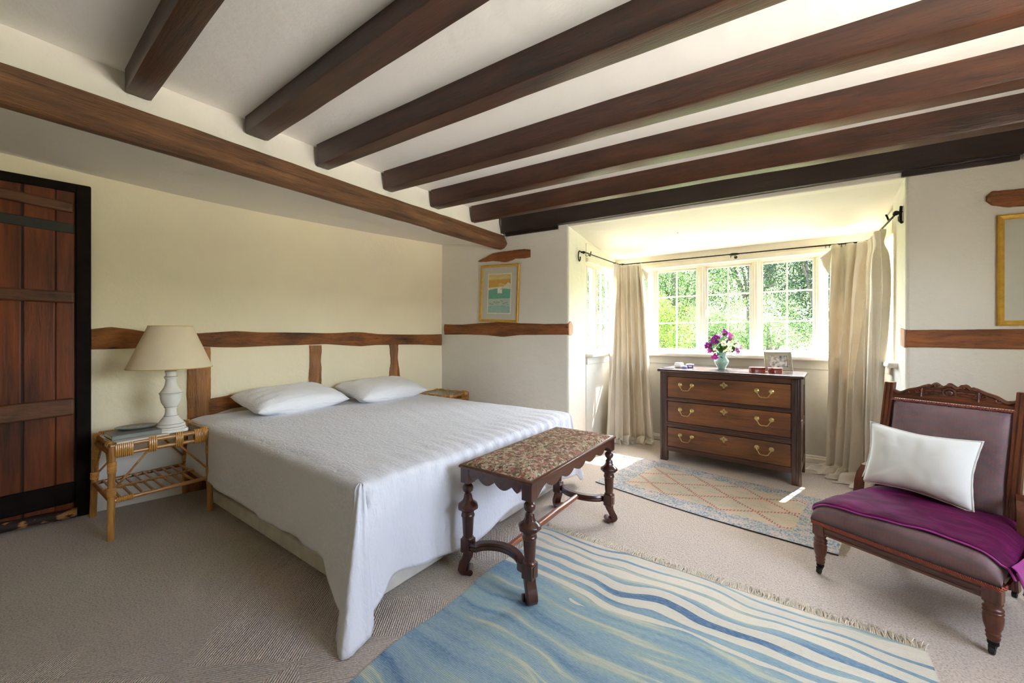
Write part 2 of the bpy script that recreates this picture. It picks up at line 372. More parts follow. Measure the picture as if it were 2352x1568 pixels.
def kilim():
    t = NT('faded_kilim'); x, y, z = t.xyz()          # x 0..1.53 along, y 0..0.86 across
    wob = t.noise(9, 2); xw = t.m('ADD', x, t.m('MULTIPLY', t.m('SUBTRACT', wob, .5), .02)); yw = t.m('ADD', y, t.m('MULTIPLY', t.m('SUBTRACT', wob, .5), .02))
    u = t.m('DIVIDE', t.m('SUBTRACT', xw, .14), .37); v = t.m('DIVIDE', t.m('SUBTRACT', yw, .15), .14)
    a = t.m('ADD', u, t.m('MULTIPLY', v, .5)); b = t.m('SUBTRACT', u, t.m('MULTIPLY', v, .5))
    def line(q, w):
        f = t.m('FRACT', t.m('ADD', q, 20.0)); return t.m('GREATER_THAN', t.m('ABSOLUTE', t.m('SUBTRACT', f, .5)), .5-w)
    l1 = t.m('MAXIMUM', line(a, .042), line(b, .042)); l0 = t.m('MAXIMUM', line(a, .012), line(b, .012))
    chk = t.m('GREATER_THAN', t.m('FRACT', t.m('MULTIPLY', xw, 58)), .42)
    red = t.m('MULTIPLY', t.m('SUBTRACT', l1, t.m('MULTIPLY', l0, 1.0)), chk)
    inx = t.m('MULTIPLY', t.m('GREATER_THAN', xw, .18), t.m('LESS_THAN', xw, 1.30))
    hexw = t.m('ABSOLUTE', t.m('SUBTRACT', t.m('FRACT', t.m('ADD', u, 20.5)), .5)); 
    iny = t.m('MULTIPLY', t.m('GREATER_THAN', t.m('ADD', v, t.m('MULTIPLY', hexw, .0)), -.03), t.m('LESS_THAN', v, 4.03))
    field = t.m('MULTIPLY', inx, iny)
    mot = t.noise(1, 3, t.comb(t.m('MULTIPLY', x, 90), t.m('MULTIPLY', y, 40)), .7)
    mot2 = t.noise(1, 2, t.comb(t.m('MULTIPLY', x, 9), t.m('MULTIPLY', y, 14), 4.0), .5)
    border = t.mix(t.ramp(mot2, [(.45, (0, 0, 0)), (.62, (1, 1, 1))]), t.ramp(mot, [(.34, srgb(104, 120, 138)), (.46, srgb(142, 154, 164)), (.56, srgb(184, 184, 178)), (.68, srgb(212, 184, 168))]), t.ramp(mot, [(.35, srgb(124, 144, 164)), (.5, srgb(196, 192, 184)), (.66, srgb(222, 170, 156))]))
    inner = t.ramp(t.m('ADD', t.m('MULTIPLY', mot, .6), t.m('MULTIPLY', mot2, .4)), [(.36, srgb(168, 170, 156)), (.5, srgb(200, 190, 170)), (.64, srgb(216, 176, 156))])
    c = t.mix(field, border, inner); c = t.mix(t.m('MULTIPLY', red, field), c, srgb(166, 46, 56))
    motif = t.vor(7.0, t.comb(x, y)); dots = t.m('LESS_THAN', motif, .10)
    c = t.mix(t.m('MULTIPLY', dots, t.m('GREATER_THAN', mot, .5)), c, srgb(184, 74, 84))
    return t.fin(c, .95, t.bump(mot, .5, .003), spec=.05)
M['kilim'] = kilim()
M['kilim_edge'] = plain('dark_kilim_binding', srgb(50, 56, 60), .9)
def tapestry():
    t = NT('floral_tapestry'); v = t.tc.outputs['Object']
    d = t.noise(22, 3, v, .6, 1.0, True); vv = t.n.new('ShaderNodeMix'); vv.data_type = 'VECTOR'; vv.inputs[0].default_value = .03
    t.l.new(v, vv.inputs[4]); t.l.new(d, vv.inputs[5])
    cell = t.xyz(t.vor(62, vv.outputs[1], 1)); n = t.noise(60, 5, v, .7, 1.5)
    c = t.ramp(cell[0], [(0, srgb(164, 138, 108)), (.22, srgb(208, 188, 160)), (.4, srgb(220, 202, 174)), (.55, srgb(170, 108, 92)), (.68, srgb(176, 158, 118)), (.80, srgb(190, 120, 108)), (.88, srgb(112, 108, 82)), (.95, srgb(206, 190, 158))], 'CONSTANT')
    c = t.mix(t.ramp(n, [(.42, (1, 1, 1)), (.48, (0, 0, 0))]), c, srgb(84, 50, 38))
    big = t.vor(15, v); c = t.mix(t.m('MULTIPLY', t.m('LESS_THAN', big, .22), .55), c, t.ramp(cell[1], [(0, srgb(196, 110, 104)), (.5, srgb(214, 176, 150)), (.8, srgb(150, 160, 120))], 'CONSTANT'))
    f = t.noise(240, 2, t.map((1, 3, 1)))
    return t.fin(c, .95, t.bump(t.m('ADD', n, f), .8, .006), spec=.08, sheen=.1)
M['tapestry'] = tapestry()
def mauve():
    t = NT('mauve_upholstery'); v = t.map((1, 1, 1)); n = t.noise(8, 3); f = t.vor(84, t.map((1, 1, 1.6)), 0, rand=.35)
    c = t.ramp(n, [(.3, srgb(98, 80, 84)), (.7, srgb(124, 104, 106))]); c = t.mix(t.m('MULTIPLY', t.m('MULTIPLY', t.m('LESS_THAN', f, .30), t.m('GREATER_THAN', f, .17)), .6), c, srgb(168, 84, 62))
    return t.fin(c, .6, t.bump(t.noise(300, 1), .3, .002), sheen=.12, spec=.3)
M['mauve'] = mauve()
def gimp():
    t = NT('rust_braid'); w = t.wave(70, 0, t.map((1, 1, 1), rot=(0, R(35), R(0))), 0)
    return t.fin(t.ramp(w, [(.2, srgb(96, 34, 22)), (.7, srgb(186, 88, 60))]), .8, t.bump(w, .8, .004))
M['gimp'] = gimp()
def velvet():
    t = NT('purple_velvet'); n = t.noise(5, 4, t.map((1, 2.4, 1), rot=(0, 0, .5)), .7, 1.2)
    return t.fin(t.ramp(n, [(.3, srgb(50, 2, 34)), (.55, srgb(88, 6, 62)), (.75, srgb(124, 20, 92))]), .75, t.bump(n, .3, .01), spec=.2)
M['velvet'] = velvet()
M['velvet_back'] = plain('magenta_throw_lining', srgb(158, 48, 136), .6, var=.1, scale=6, sheen=.1)
M['shade'] = plain('cream_lampshade', srgb(242, 228, 198), .8, var=.02, trans=.25)
M['shade_trim'] = plain('gold_shade_trim', srgb(214, 180, 110), .5)
M['lamp_white'] = plain('distressed_white_paint', srgb(226, 222, 212), .55, var=.05, scale=18, bump=.2)
M['lamp_dark'] = plain('dark_lamp_line', srgb(96, 86, 72), .6)
M['book_grey'] = plain('grey_book_cover', srgb(120, 122, 116), .5, var=.12, scale=9)
M['book_pale'] = plain('pale_book_cover', srgb(206, 202, 190), .5)
M['paper'] = plain('page_edges', srgb(232, 222, 196), .8, var=.05, scale=80)
M['pewter'] = plain('grey_glazed_dish', srgb(134, 138, 138), .3, coat=.3)
M['celadon'] = plain('celadon_glaze', srgb(160, 202, 186), .25, coat=.6, var=.06, scale=14, bump=.05)
M['silver_frame'] = wood('silvered_frame', srgb(118, 112, 88), srgb(184, 180, 156), 'x', 2, .4, bump=.2)
M['black'] = plain('black_backing', srgb(20, 18, 16), .6)
M['lacquer'] = (lambda t: t.fin(t.ramp(t.wave(16, 9, None, 3, 3), [(.5, srgb(128, 22, 16)), (.62, srgb(214, 150, 90)), (.7, srgb(120, 18, 14))]), .3, coat=.5))(NT('red_lacquer'))
M['china_white'] = plain('white_china', srgb(238, 238, 236), .25, coat=.5, var=.02)
M['china_blue'] = plain('cobalt_china', srgb(36, 36, 110), .25, coat=.5, var=.1)
M['china_lilac'] = plain('lilac_china', srgb(140, 146, 206), .3, coat=.5)
M['petal_purple'] = plain('purple_petal', srgb(124, 10, 128), .6, var=.25, scale=60, trans=.2)
M['petal_pink'] = plain('pink_petal', srgb(184, 50, 160), .6, var=.2, scale=60, trans=.25)
M['petal_lilac'] = plain('lilac_petal', srgb(220, 160, 226), .6, var=.1, scale=60, trans=.35)
M['petal_white'] = plain('white_petal', srgb(244, 232, 214), .6, var=.05, trans=.35)
M['yellow'] = plain('yellow_centre', srgb(232, 176, 60), .6)
M['leaf'] = plain('bouquet_leaf', srgb(46, 84, 22), .5, var=.25, scale=30, trans=.12)
M['leaf_lime'] = plain('lime_leaf', srgb(178, 206, 30), .5, var=.15, scale=30, trans=.5)
M['stem'] = plain('green_stem', srgb(70, 104, 44), .6)
def glass(name, tint=(1, 1, 1), gloss=.08):
    t = NT(name); g = t.n.new('ShaderNodeBsdfGlossy'); g.inputs['Roughness'].default_value = .03
    tr = t.n.new('ShaderNodeBsdfTransparent'); tr.inputs[0].default_value = (*tint, 1); mx = t.n.new('ShaderNodeMixShader')
    fr = t.n.new('ShaderNodeLayerWeight'); fr.inputs[0].default_value = .5
    t.l.new(t.m('ADD', t.m('MULTIPLY', t.m('POWER', fr.outputs['Facing'], 5), .8), .035), mx.inputs[0]); t.l.new(tr.outputs[0], mx.inputs[1]); t.l.new(g.outputs[0], mx.inputs[2]); t.l.new(mx.outputs[0], t.out.inputs[0])
    return t.mat
M['glass'] = glass('window_glass', (.97, .99, .98)); M['glass_top'] = glass('table_glass', (.82, .9, .86))
def foliage(name, stops, trans=.3):
    t = NT(name); g = t.n.new('ShaderNodeNewGeometry'); n = t.noise(.9, 2)
    f = t.m('ADD', t.m('MULTIPLY', g.outputs['Random Per Island'], .6), t.m('MULTIPLY', n, .4))
    return t.fin(t.ramp(f, stops), .6, trans=trans, spec=.3)
M['fol_lime'] = foliage('lime_hedge_leaves', [(.2, srgb(34, 58, 14)), (.5, srgb(82, 112, 32)), (.8, srgb(138, 152, 58))])
M['fol_green'] = foliage('green_shrub_leaves', [(.2, srgb(34, 56, 22)), (.5, srgb(68, 94, 42)), (.8, srgb(118, 138, 78))])
M['fol_dark'] = foliage('dark_tree_leaves', [(.2, srgb(14, 26, 20)), (.5, srgb(30, 48, 30)), (.8, srgb(74, 96, 54))])
M['fol_grey'] = foliage('grey_green_leaves', [(.2, srgb(56, 72, 48)), (.5, srgb(98, 114, 82)), (.8, srgb(148, 156, 124))])
M['bark'] = plain('bark', srgb(70, 62, 52), .9, var=.3, scale=20)
M['grass'] = (lambda t: t.fin(t.ramp(t.m('ADD', t.m('MULTIPLY', t.xyz()[1], .1), t.m('MULTIPLY', t.noise(3, 4), .3)), [(.0, srgb(170, 164, 152)), (.80, srgb(160, 154, 140)), (.88, srgb(84, 108, 52)), (1.0, srgb(104, 128, 62))]), .9))(NT('neutral_bounce_and_grass'))  # pale strip near the house added so bounced light stays neutral
M['mount'] = plain('grey_mount_card', srgb(208, 200, 186), .8, var=.02)
# ------------------------------------------------------------------ the room shell
HWP, HWD = Vector((-3.87, .5, 0)), Vector((.536, 2.773, 0)).normalized()      # bed-head wall line
BWP, BWD = Vector((-1.777, 3.43, 0)), Vector((.995, .1, 0)).normalized()        # window wall line
HWN = Vector((HWD.y, -HWD.x, 0)); BWN = Vector((BWD.y, -BWD.x, 0))              # normals into the room
def hw(y, out=0, z=0):
    s = (y-HWP.y)/HWD.y; p = HWP+HWD*s+HWN*out; return Vector((p.x, p.y, z))
def bw(x, out=0, z=0):
    s = (x-BWP.x)/BWD.x; p = BWP+BWD*s+BWN*out; return Vector((p.x, p.y, z))
CZ = 2.425
def st(name, mb, mat, **k):
    o = mb.build(name, mat, **k); o['kind'] = 'structure'; return o
FY, RX = -1.9, 1.75
b = MB(); b.add([(-4.6, FY-.3, 0), (RX+.3, FY-.3, 0), (RX+.3, 4.9, 0), (-4.6, 4.9, 0)], [(0, 1, 2, 3)]); b.add([(-4.6, FY-.3, -.1), (RX+.3, FY-.3, -.1), (RX+.3, 4.9, -.1), (-4.6, 4.9, -.1)], [(0, 1, 2, 3)])
st('floor', b, M['carpet'], smooth=False)
b = MB(); b.box((-4.6, FY-.3, CZ), (RX+.3, 3.9, CZ+.12)); st('ceiling', b, M['ceiling'], smooth=False)
# bed-head wall: slightly uneven plaster
def uneven(P, D, N, s0, s1, z0, z1, seed, amp=.006, thick=.12, ns=70, nz=40):
    g = []
    for i in range(ns+1):
        s = lerp(s0, s1, i/ns); row = []
        for j in range(nz+1):
            z = lerp(z0, z1, j/nz); p = P+D*s+N*(amp*noise2(s*3.1, z*3.3, seed)+amp*.5*noise2(s*9, z*8, seed+5)); row.append((p.x, p.y, z))
        g.append(row)
    b = MB(); b.grid(g)
    q = [P+D*s0-N*thick, P+D*s1-N*thick]
    b.box((0, 0, 0), (0, 0, 0)) if 0 else None
    b.add([(q[0].x, q[0].y, z0), (q[1].x, q[1].y, z0), (q[1].x, q[1].y, z1), (q[0].x, q[0].y, z1)], [(0, 1, 2, 3)])
    return b
sE = (3.29-HWP.y)/HWD.y
st('wall_left', uneven(HWP, HWD, HWN, -2.75, sE+.02, 0, 2.34, 3), M['wall_cream'])
def plan(name, poly, z0, z1, mat, bevel=.012):
    b = MB(); b.prism(poly, z0, z1); return st(name, b, mat, smooth=True, bevel=bevel, seg=3)
c0 = bw(-3.6); c1 = bw(RX+.3)
# window wall left and right of the bay opening, with thick reveals
plan('wall_back', [(c0.x, c0.y), (-1.777, 3.43), (-1.777, 3.83), (-1.97, 3.83), (-1.97, 3.72), (c0.x, c0.y+.3)], 0, CZ, M['wall_white'], .02)
plan('wall_back', [(.602, 3.669), (c1.x, c1.y), (c1.x, c1.y+.3), (.80, 4.02), (.80, 4.10), (.602, 4.10)], 0, CZ, M['wall_white'], .02)
# lintel wall over the bay opening
plan('wall_back', [(-1.80, 3.432), (.63, 3.672), (.63, 3.9), (-1.80, 3.7)], 2.245, CZ, M['bay_cream'], .01)
# bay: walls under the sills, corner posts, sloping ceiling
plan('wall_bay', [(-1.97, 3.83), (-1.777, 3.83), (-1.777, 4.66), (.62, 4.66), (.62, 4.10), (.82, 4.10), (.82, 4.86), (-1.97, 4.86)], 0, .955, M['paint_grey'], .004)
b = MB(); b.add([(-1.97, 3.44, 2.245), (.82, 3.68, 2.265), (.82, 4.86, 2.07), (-1.97, 4.86, 2.075), (-1.97, 3.44, 2.36), (.82, 3.68, 2.36), (.82, 4.86, 2.2), (-1.97, 4.86, 2.2)],
               [(0, 3, 2, 1), (4, 5, 6, 7), (0, 1, 5, 4), (1, 2, 6, 5), (2, 3, 7, 6), (3, 0, 4, 7)])
st('ceiling', b, M['bay_cream'], smooth=False)
b = MB(); b.box((RX, FY, 0), (RX+.15, .9, CZ)); b.box((RX, 2.3, 0), (RX+.15, 4.05, CZ)); b.box((RX, .9, 0), (RX+.15, 2.3, 1.1)); b.box((RX, .9, 2.05), (RX+.15, 2.3, CZ))
st('wall_right', b, M['wall_white'], smooth=False)
b = MB(); b.box((-4.5, FY-.15, 0), (RX+.15, FY, CZ)); st('wall_front', b, M['wall_white'], smooth=False)
# plaster rising above the wall beam and the raking soffit behind it
BX = -2.50
b = MB(); g = []
for i in range(221):
    y = lerp(FY, 3.37, i/220); w = .006*noise2(y*5, 0, 2); row = []
    for t, (x, z) in enumerate([(BX-.005, 2.20), (BX-.012, 2.26), (BX-.03, 2.32), (BX-.045, 2.38), (BX-.05, 2.43)]):
        row.append((x+w*(1 if t else .3)+.009*noise2(y*17, t*2.5, 7)+.004*noise2(y*41, t*5, 8), y, z))
    g.append(row)
b.grid(g); st('wall_plaster_band', b, M['wall_white']) ['label'] = 'rough white plaster band above the long brown wall beam'
b = MB(); g = []
ZW = [(-1.9, 2.30), (.15, 2.305), (.5, 2.276), (1.0, 2.245), (1.5, 2.228), (2.3, 2.225), (3.29, 2.237)]
def zwall(y): return float(np.interp(y, [q[0] for q in ZW], [q[1] for q in ZW]))
for i in range(61):
    y = lerp(FY, 3.31, i/60); row = []
    A = Vector((BX-.03, y+.05, 2.10)); B_ = hw(y, -.02, zwall(y)+.004)
    for k in range(9):
        t = k/8; p = A.lerp(B_, t); p.z += .010*noise2(y*2.2, t*4, 4)*math.sin(math.pi*t)+.03*(math.sin(math.pi*t)) ; row.append(tuple(p))
    g.append(row)
b.grid(g); st('ceiling', b, M['ceiling'])

# skirtings
b = MB(); d = .016
P, Q = hw(.545), hw(1.02)
b.prism([(P.x, P.y), (Q.x, Q.y), tuple((Q+HWN*.016)[:2]), tuple((P+HWN*.016)[:2])], 0, .42); st('baseboard_left', b, M['paint_white'], bevel=.004)
b = MB(); b.box((-1.777, 4.644, 0), (.62, 4.662, .07)); b.box((-1.777, 4.634, 0), (.62, 4.662, .05)); st('baseboard_back', b, M['paint_white'], bevel=.006)

b = MB(); b.box((RX+.3, -3, -.15), (9, 4.9, -.02)); st('added_bounce_ground', b, plain('pale_bounce_surface', srgb(206, 198, 182), .9, scale=4), smooth=False)  # unseen pale ground added to bounce sunlight up through the right-hand wall
# window sills, fascia boards
b = MB(); b.box((-1.9, 4.54, .96), (.74, 4.80, .998)); b.box((-1.86, 3.832, .962), (-1.70, 4.6, .998)); b.box((.545, 3.90, .958), (.74, 4.6, .996))
st('trim_1', b, M['paint_white'], bevel=.012, seg=3)['label'] = 'white painted window sill running round the bay'
b = MB(); b.box((-1.777, 4.643, .875), (.62, 4.665, .96)); b.box((-1.777, 3.835, .885), (-1.765, 4.645, .962)); b.box((.605, 4.1, .885), (.62, 4.645, .96))
st('trim_2', b, M['paint_grey'], bevel=.003)['label'] = 'stone coloured apron board under the bay window sill'
b = MB(); b.box((-1.80, 4.655, 1.995), (.66, 4.70, 2.10)); b.box((-1.80, 4.63, 1.955), (.66, 4.69, 1.998)); b.box((-1.80, 3.835, 2.0), (-1.775, 4.66, 2.16)); b.box((-1.80, 3.835, 1.958), (-1.755, 4.66, 2.0)); b.box((.60, 4.1, 1.96), (.66, 4.66, 2.14))
st('trim_3', b, M['paint_cream'], bevel=.005)['label'] = 'cream board above the bay windows'

# ------------------------------------------------------------------ windows
def casement(parent, a0, a1, z0, z1, fix, axis, cols=2, handle=None, iron=False, hs=(1.33, 1.62)):
    """a0..a1 along the wall; fix the wall plane; axis 'x' or 'y' is the running direction"""
    def P(a, o, z): return (a, fix+o, z) if axis == 'x' else (fix+o, a, z)
    b = MB(); w = .022
    def bar(a, c, z, e, d=.022): b.box(P(a, -d/2, z), P(c, d/2, e))
    bar(a0, a0+w, z0, z1, .034); bar(a1-w, a1, z0, z1, .034); bar(a0+w, a1-w, z0, z0+w, .032); bar(a0+w, a1-w, z1-w, z1, .032)
    o = b.build('casement', M['paint_cream'], parent, bevel=.003, seg=1)
    b = MB(); m = .013
    for k in range(1, cols): c = lerp(a0, a1, k/cols); b.box(P(c-m/2, -.012, z0), P(c+m/2, .012, z1))
    for z in hs: b.box(P(a0, -.011, z-m/2), P(a1, .011, z+m/2))
    b.build('glazing_bars', M['paint_cream'], o, bevel=.002, seg=1)
    b = MB(); b.add([P(a0+w/2, 0, z0+w/2), P(a1-w/2, 0, z0+w/2), P(a1-w/2, 0, z1-w/2), P(a0+w/2, 0, z1-w/2)], [(0, 1, 2, 3)])
    b.build('pane', M['glass'], o, smooth=False)
    if handle is not None:
        s = -1 if axis == 'x' else (1 if fix < 0 else -1); h = MB()
        h.box(P(handle-.010, s*.017, 1.42), P(handle+.010, s*.022, 1.50))
        h.tube([P(handle, s*.02, 1.46), P(handle, s*.045, 1.455), P(handle+.012, s*.05, 1.43), P(handle+.03, s*.045, 1.40)], .006, 8)
        h.build('latch', M['paint_white'], o, bevel=.001)
        h = MB(); 
        for z in (z0+.01,):
            h.tube([P(a0+.03, s*.018, z), P(a0+.20, s*.026, z+.004)], .004, 6); h.ball(P(a0+.205, s*.03, z+.006), .009, 8)
        h.build('stay', M['brass'], o)
    return o
ZB, ZT = 1.022, 1.93
w2 = empty('window_2', (-.58, 4.72, 1.0), kind='structure'); I = Matrix.Translation((.58, -4.72, -1.0))
def inwin(w, fn):
    before = set(bpy.data.objects); fn()
    for o in set(bpy.data.objects)-before:
        if o.parent is None: o.parent = w; o.matrix_parent_inverse = Matrix.Translation(-w.location)
posts = [-1.800, -1.344, -.822, -.317, .197, .66]
def f2():
    b = MB()
    for p in posts[1:-1]:
        b.box((p-.036, 4.692, 1.015), (p+.036, 4.76, 1.94)); b.box((p-.016, 4.676, 1.018), (p+.016, 4.70, 1.935))
    b.box((-1.84, 4.68, .99), (-1.765, 4.78, 2.07)); b.box((.62, 4.68, .99), (.69, 4.78, 2.07))
    b.box((-1.80, 4.686, 1.932), (.66, 4.77, 2.08)); b.box((-1.80, 4.686, .985), (.66, 4.77, 1.02))
    b.build('window_frame', M['paint_cream'], bevel=.004, seg=2)
    for i in range(5):
        a, c = posts[i]+.036, posts[i+1]-.036
        casement(None, a, c, ZB, ZT, 4.722, 'x', cols=2, handle={1: None, 2: a+.012, 4: a+.012, 0: c-.012}.get(i), hs=(1.33, 1.625))
inwin(w2, f2)
w1 = empty('window_1', (-1.80, 4.2, 1.0), kind='structure')
def f1():
    b = MB()
    for y0, y1 in ((3.83, 3.86), (4.03, 4.10), (4.60, 4.68)): b.box((-1.84, y0, 1.02), (-1.788, y1, 1.93))
    b.box((-1.84, 3.83, 1.925), (-1.785, 4.68, 2.2)); b.box((-1.84, 3.83, .985), (-1.785, 4.68, 1.03))
    b.build('window_frame', M['paint_cream'], bevel=.004, seg=2)
    casement(None, 3.86, 4.03, ZB, ZT, -1.802, 'y', cols=1, hs=(1.33, 1.61))
    casement(None, 4.10, 4.60, ZB, ZT, -1.802, 'y', cols=3, handle=4.115, hs=(1.33, 1.61))
inwin(w1, f1)
w3 = empty('window_3', (.66, 4.35, 1.0), kind='structure')
def f3():
    b = MB()
    for y0, y1 in ((4.10, 4.14), (4.60, 4.68)): b.box((.634, y0, 1.02), (.70, y1, 1.93))
    b.box((.63, 4.10, 1.925), (.70, 4.68, 2.2)); b.box((.63, 4.10, .985), (.70, 4.68, 1.03))
    b.build('window_frame', M['paint_cream'], bevel=.004, seg=2)
    casement(None, 4.14, 4.60, ZB, ZT, .665, 'y', cols=2, handle=4.16)
inwin(w3, f3)
w4 = empty('added_window_4', (RX+.07, 1.6, 1.1), kind='structure')  # unseen window, added to let more light into the room
def f4():
    b = MB()
    for y in (.9, 1.35, 1.81, 2.26): b.box((RX+.03, y, 1.1), (RX+.12, y+.04, 2.05))
    b.box((RX+.03, .9, 2.01), (RX+.12, 2.3, 2.05)); b.box((RX+.03, .9, 1.1), (RX+.12, 2.3, 1.14))
    b.build('window_frame', M['paint_cream'], bevel=.004, seg=2)
inwin(w4, f4)

# ------------------------------------------------------------------ exposed timbers
def rough_beam(name, p0, p1, w0, w1, h, mat, seed, label=None, amp=.006, zt=None, N=70, bow=0, **kw):
    """square-ish hewn beam from p0 to p1 = far bottom edge; width towards -normal"""
    p0, p1 = Vector(p0), Vector(p1); D = (p1-p0).normalized(); S = Vector((D.y, -D.x, 0)).normalized()
    na, nb, nc, nd = (smoothnoise(N+1, seed*7+k, 4, 5) for k in range(4)); g = []
    for i in range(N+1):
        t = i/N; c = p0.lerp(p1, t); w = lerp(w0, w1, t); r = .008+.004*nd[i]
        bz = amp*.8*na[i]+bow*math.sin(math.pi*t); by = amp*nb[i]; bn = amp*nc[i]
        prof = [(0+by, h), (0+by, r*1.5+bz), (r*.3+by, r*.3+bz), (r*1.5+by, bz), (w-r*1.5+bn, bz+amp*.4*nd[i]), (w-r*.3+bn, r*.3+bz), (w+bn, r*1.5+bz), (w+bn*.6, h*.55+bz*.5), (w+bn, h)]
        g.append([tuple(c+S*a+Vector((0, 0, z))) for a, z in prof])
    b = MB(); b.grid(g, closev=True, caps=True); o = b.build(name, mat, **kw)
    return o
joists = [  # far-bottom edge start, slope, widths, z bottom, height, where
    ((-2.515, .544), -.021, .092, .125, 2.318, 'leftmost dark oak joist, short above the door end of the ceiling'),
    ((-2.515, 1.065), -.005, .125, .135, 2.337, 'second dark oak joist from the left, thick with a broad pale underside'),
    ((-2.515, 1.44), .052, .09, .13, 2.290, 'third dark oak joist from the left of the white ceiling'),
    ((-2.515, 1.947), .077, .085, .13, 2.288, 'fourth dark oak joist, with saw marks on its pale underside'),
    ((-2.515, 2.428), .092, .095, .12, 2.285, 'fifth dark oak joist, third one out from the bay window'),
    ((-2.515, 2.918), .0912, .07, .10, 2.277, 'sixth dark oak joist, nearest to the black beam over the bay'),
]
for i, ((x, y), m, a, c, z, lab) in enumerate(joists):
    o = rough_beam('ceiling_joist', (x, y, z), (RX, y+m*(RX-x), z-.004), a, c, CZ-z+.01, M['joist'], 11+i, amp=.007, N=90)
    tag(o, lab, 'ceiling beam', 'oak ceiling joists')
# black beam across the window wall
p0, p1 = bw(-2.506, .045, 2.262), bw(1.12, .045, 2.282)
bb = rough_beam('window_beam', tuple(p0), tuple(p1), -.05, -.05, CZ-2.262+.01, M['black_beam'], 31, amp=.003)
tag(bb, 'black painted beam along the wall above the bay window opening', 'ceiling beam')
for x0, x1 in ((-2.47, -1.88), (.58, 1.10)):
    p, q = bw(x0, 0, 0), bw(x1, 0, 0); zz = 2.228 if x0 < 0 else 2.247; b = MB()
    P4 = [(q+BWN*k)[:2] for k in (-.02, .018)]; P5 = [(p+BWN*k)[:2] for k in (.018, -.02)]
    b.prism([tuple(v) for v in (P4[0], P4[1], P5[0], P5[1])], zz, zz+.03)
    b.prism([tuple(v) for v in ((q+BWN*-.02)[:2], (q+BWN*.03)[:2], (p+BWN*.03)[:2], (p+BWN*-.02)[:2])], zz+.028, zz+.04)
    b.build('beam_moulding', M['black_beam'], bb, bevel=.003)
# plaster haunch where the black beam dies into the wall on the right
b = MB(); p, q = bw(1.112), bw(RX+.02)
b.prism([tuple((p+BWN*.06)[:2]), tuple((q+BWN*.06)[:2]), tuple((q-BWN*.05)[:2]), tuple((p-BWN*.05)[:2])], 2.24, CZ)
st('wall_plaster_haunch', b, M['wall_white'], bevel=.02, seg=4)
# long wall beam carrying the joists
N = 110; na, nb, nc = (smoothnoise(N+1, 90+k, 4, 7) for k in range(3)); g = []
for i in range(N+1):
    t = i/N; y = lerp(-1.0, 3.375, t); e = .010
    prof = [(BX-.10, 2.26), (BX+.0+.006*na[i], 2.245+.016*na[i]), (BX+.022+.004*nb[i], 2.205+.008*nb[i]), (BX+.042+.006*nb[i], 2.160+.007*nc[i]), (BX+.035+.006*nc[i], 2.138+.006*nb[i]), (BX+.005, 2.112+.006*nc[i]), (BX-.035, 2.098+.006*nb[i]), (BX-.12, 2.12)]
    g.append([(x, y, z) for x, z in prof])
b = MB(); b.grid(g, closev=True, caps=True); o = b.build('wall_beam', M['beam_y'])
tag(o, 'long knotty brown oak beam running above the bed, under the joist ends', 'ceiling beam')

def wall_timber(name, fn, pts, mat, seed, label, out=.014, N=170, up=False, cat='wall timber', group=None, amp=.006):
    """pts: (s, lo, hi) outline along the wall; fn(s, out, z) gives the point.  up=True: s is height and lo/hi run along the wall"""
    S = np.array([p[0] for p in pts]); LO = np.array([p[1] for p in pts]); HI = np.array([p[2] for p in pts])
    na, nb, nc = (smoothnoise(N+1, seed+k, 6, 6)*1.25 for k in range(3)); g = []
    for i in range(N+1):
        s = lerp(S[0], S[-1], i/N); lo = np.interp(s, S, LO)+amp*na[i]; hi = np.interp(s, S, HI)+amp*nb[i]; row = []
        for k, (t, o_) in enumerate([(0, -.03), (0, .5), (.06, .85), (.3, 1.0), (.55, 1.15), (.8, .95), (.95, .8), (1, .45), (1, -.03)]):
            h = lerp(lo, hi, t); o2 = (o_*out if o_ > 0 else o_)+(.003*nc[(i*3+k*17) % (N+1)] if 0 < k < 8 else 0)
            row.append(tuple(fn(h, o2, s) if up else fn(s, o2, h)))
        g.append(row)
    b = MB(); b.grid(g, closev=True, caps=True); return tag(b.build(name, mat), label, cat, group)
fh = lambda s, o, z: hw(s, o, z)
fb = lambda s, o, z: bw(s, o, z)
wall_timber('wall_rail', fh, [(.53, 1.10, 1.235), (.62, 1.10, 1.25), (.72, 1.103, 1.235), (.82, 1.105, 1.212), (1.0, 1.108, 1.205), (1.2, 1.103, 1.215), (1.32, 1.098, 1.225), (1.5, 1.102, 1.215), (2.0, 1.11, 1.21), (2.25, 1.088, 1.222), (2.34, 1.08, 1.22), (2.5, 1.092, 1.206), (3.0, 1.088, 1.2), (3.26, 1.078, 1.198)], M['wall_oak'], 3, 'long gnarled oak rail set in the cream wall above the pillows', out=.02)
wall_timber('wall_post', fh, [(0, 1.02, 1.15), (.45, 1.022, 1.16), (.8, 1.02, 1.163), (.96, 1.024, 1.16), (1.10, 1.02, 1.158)], M['wall_oak_z'], 5, 'broad honey-brown oak post in the wall behind the lamp', up=True, out=.018)
wall_timber('wall_post', fh, [(.5, 1.868, 1.97), (.75, 1.866, 1.972), (.95, 1.872, 1.965), (1.10, 1.866, 1.974)], M['wall_oak_z'], 6, 'middle oak post in the wall, between the two pillows', up=True)
wall_timber('wall_post', fh, [(.5, 2.625, 2.76), (.76, 2.628, 2.75), (.95, 2.645, 2.728), (1.10, 2.63, 2.735)], M['wall_oak_z'], 7, 'narrow oak post in the wall above the far pillow', up=True)
wall_timber('wall_brace', fh, [(1.15, .56, .70), (1.3, .60, .712), (1.45, .60, .72), (1.9, .60, .70)], M['wall_oak'], 8, 'low dark oak rail in the wall just behind the near pillow')
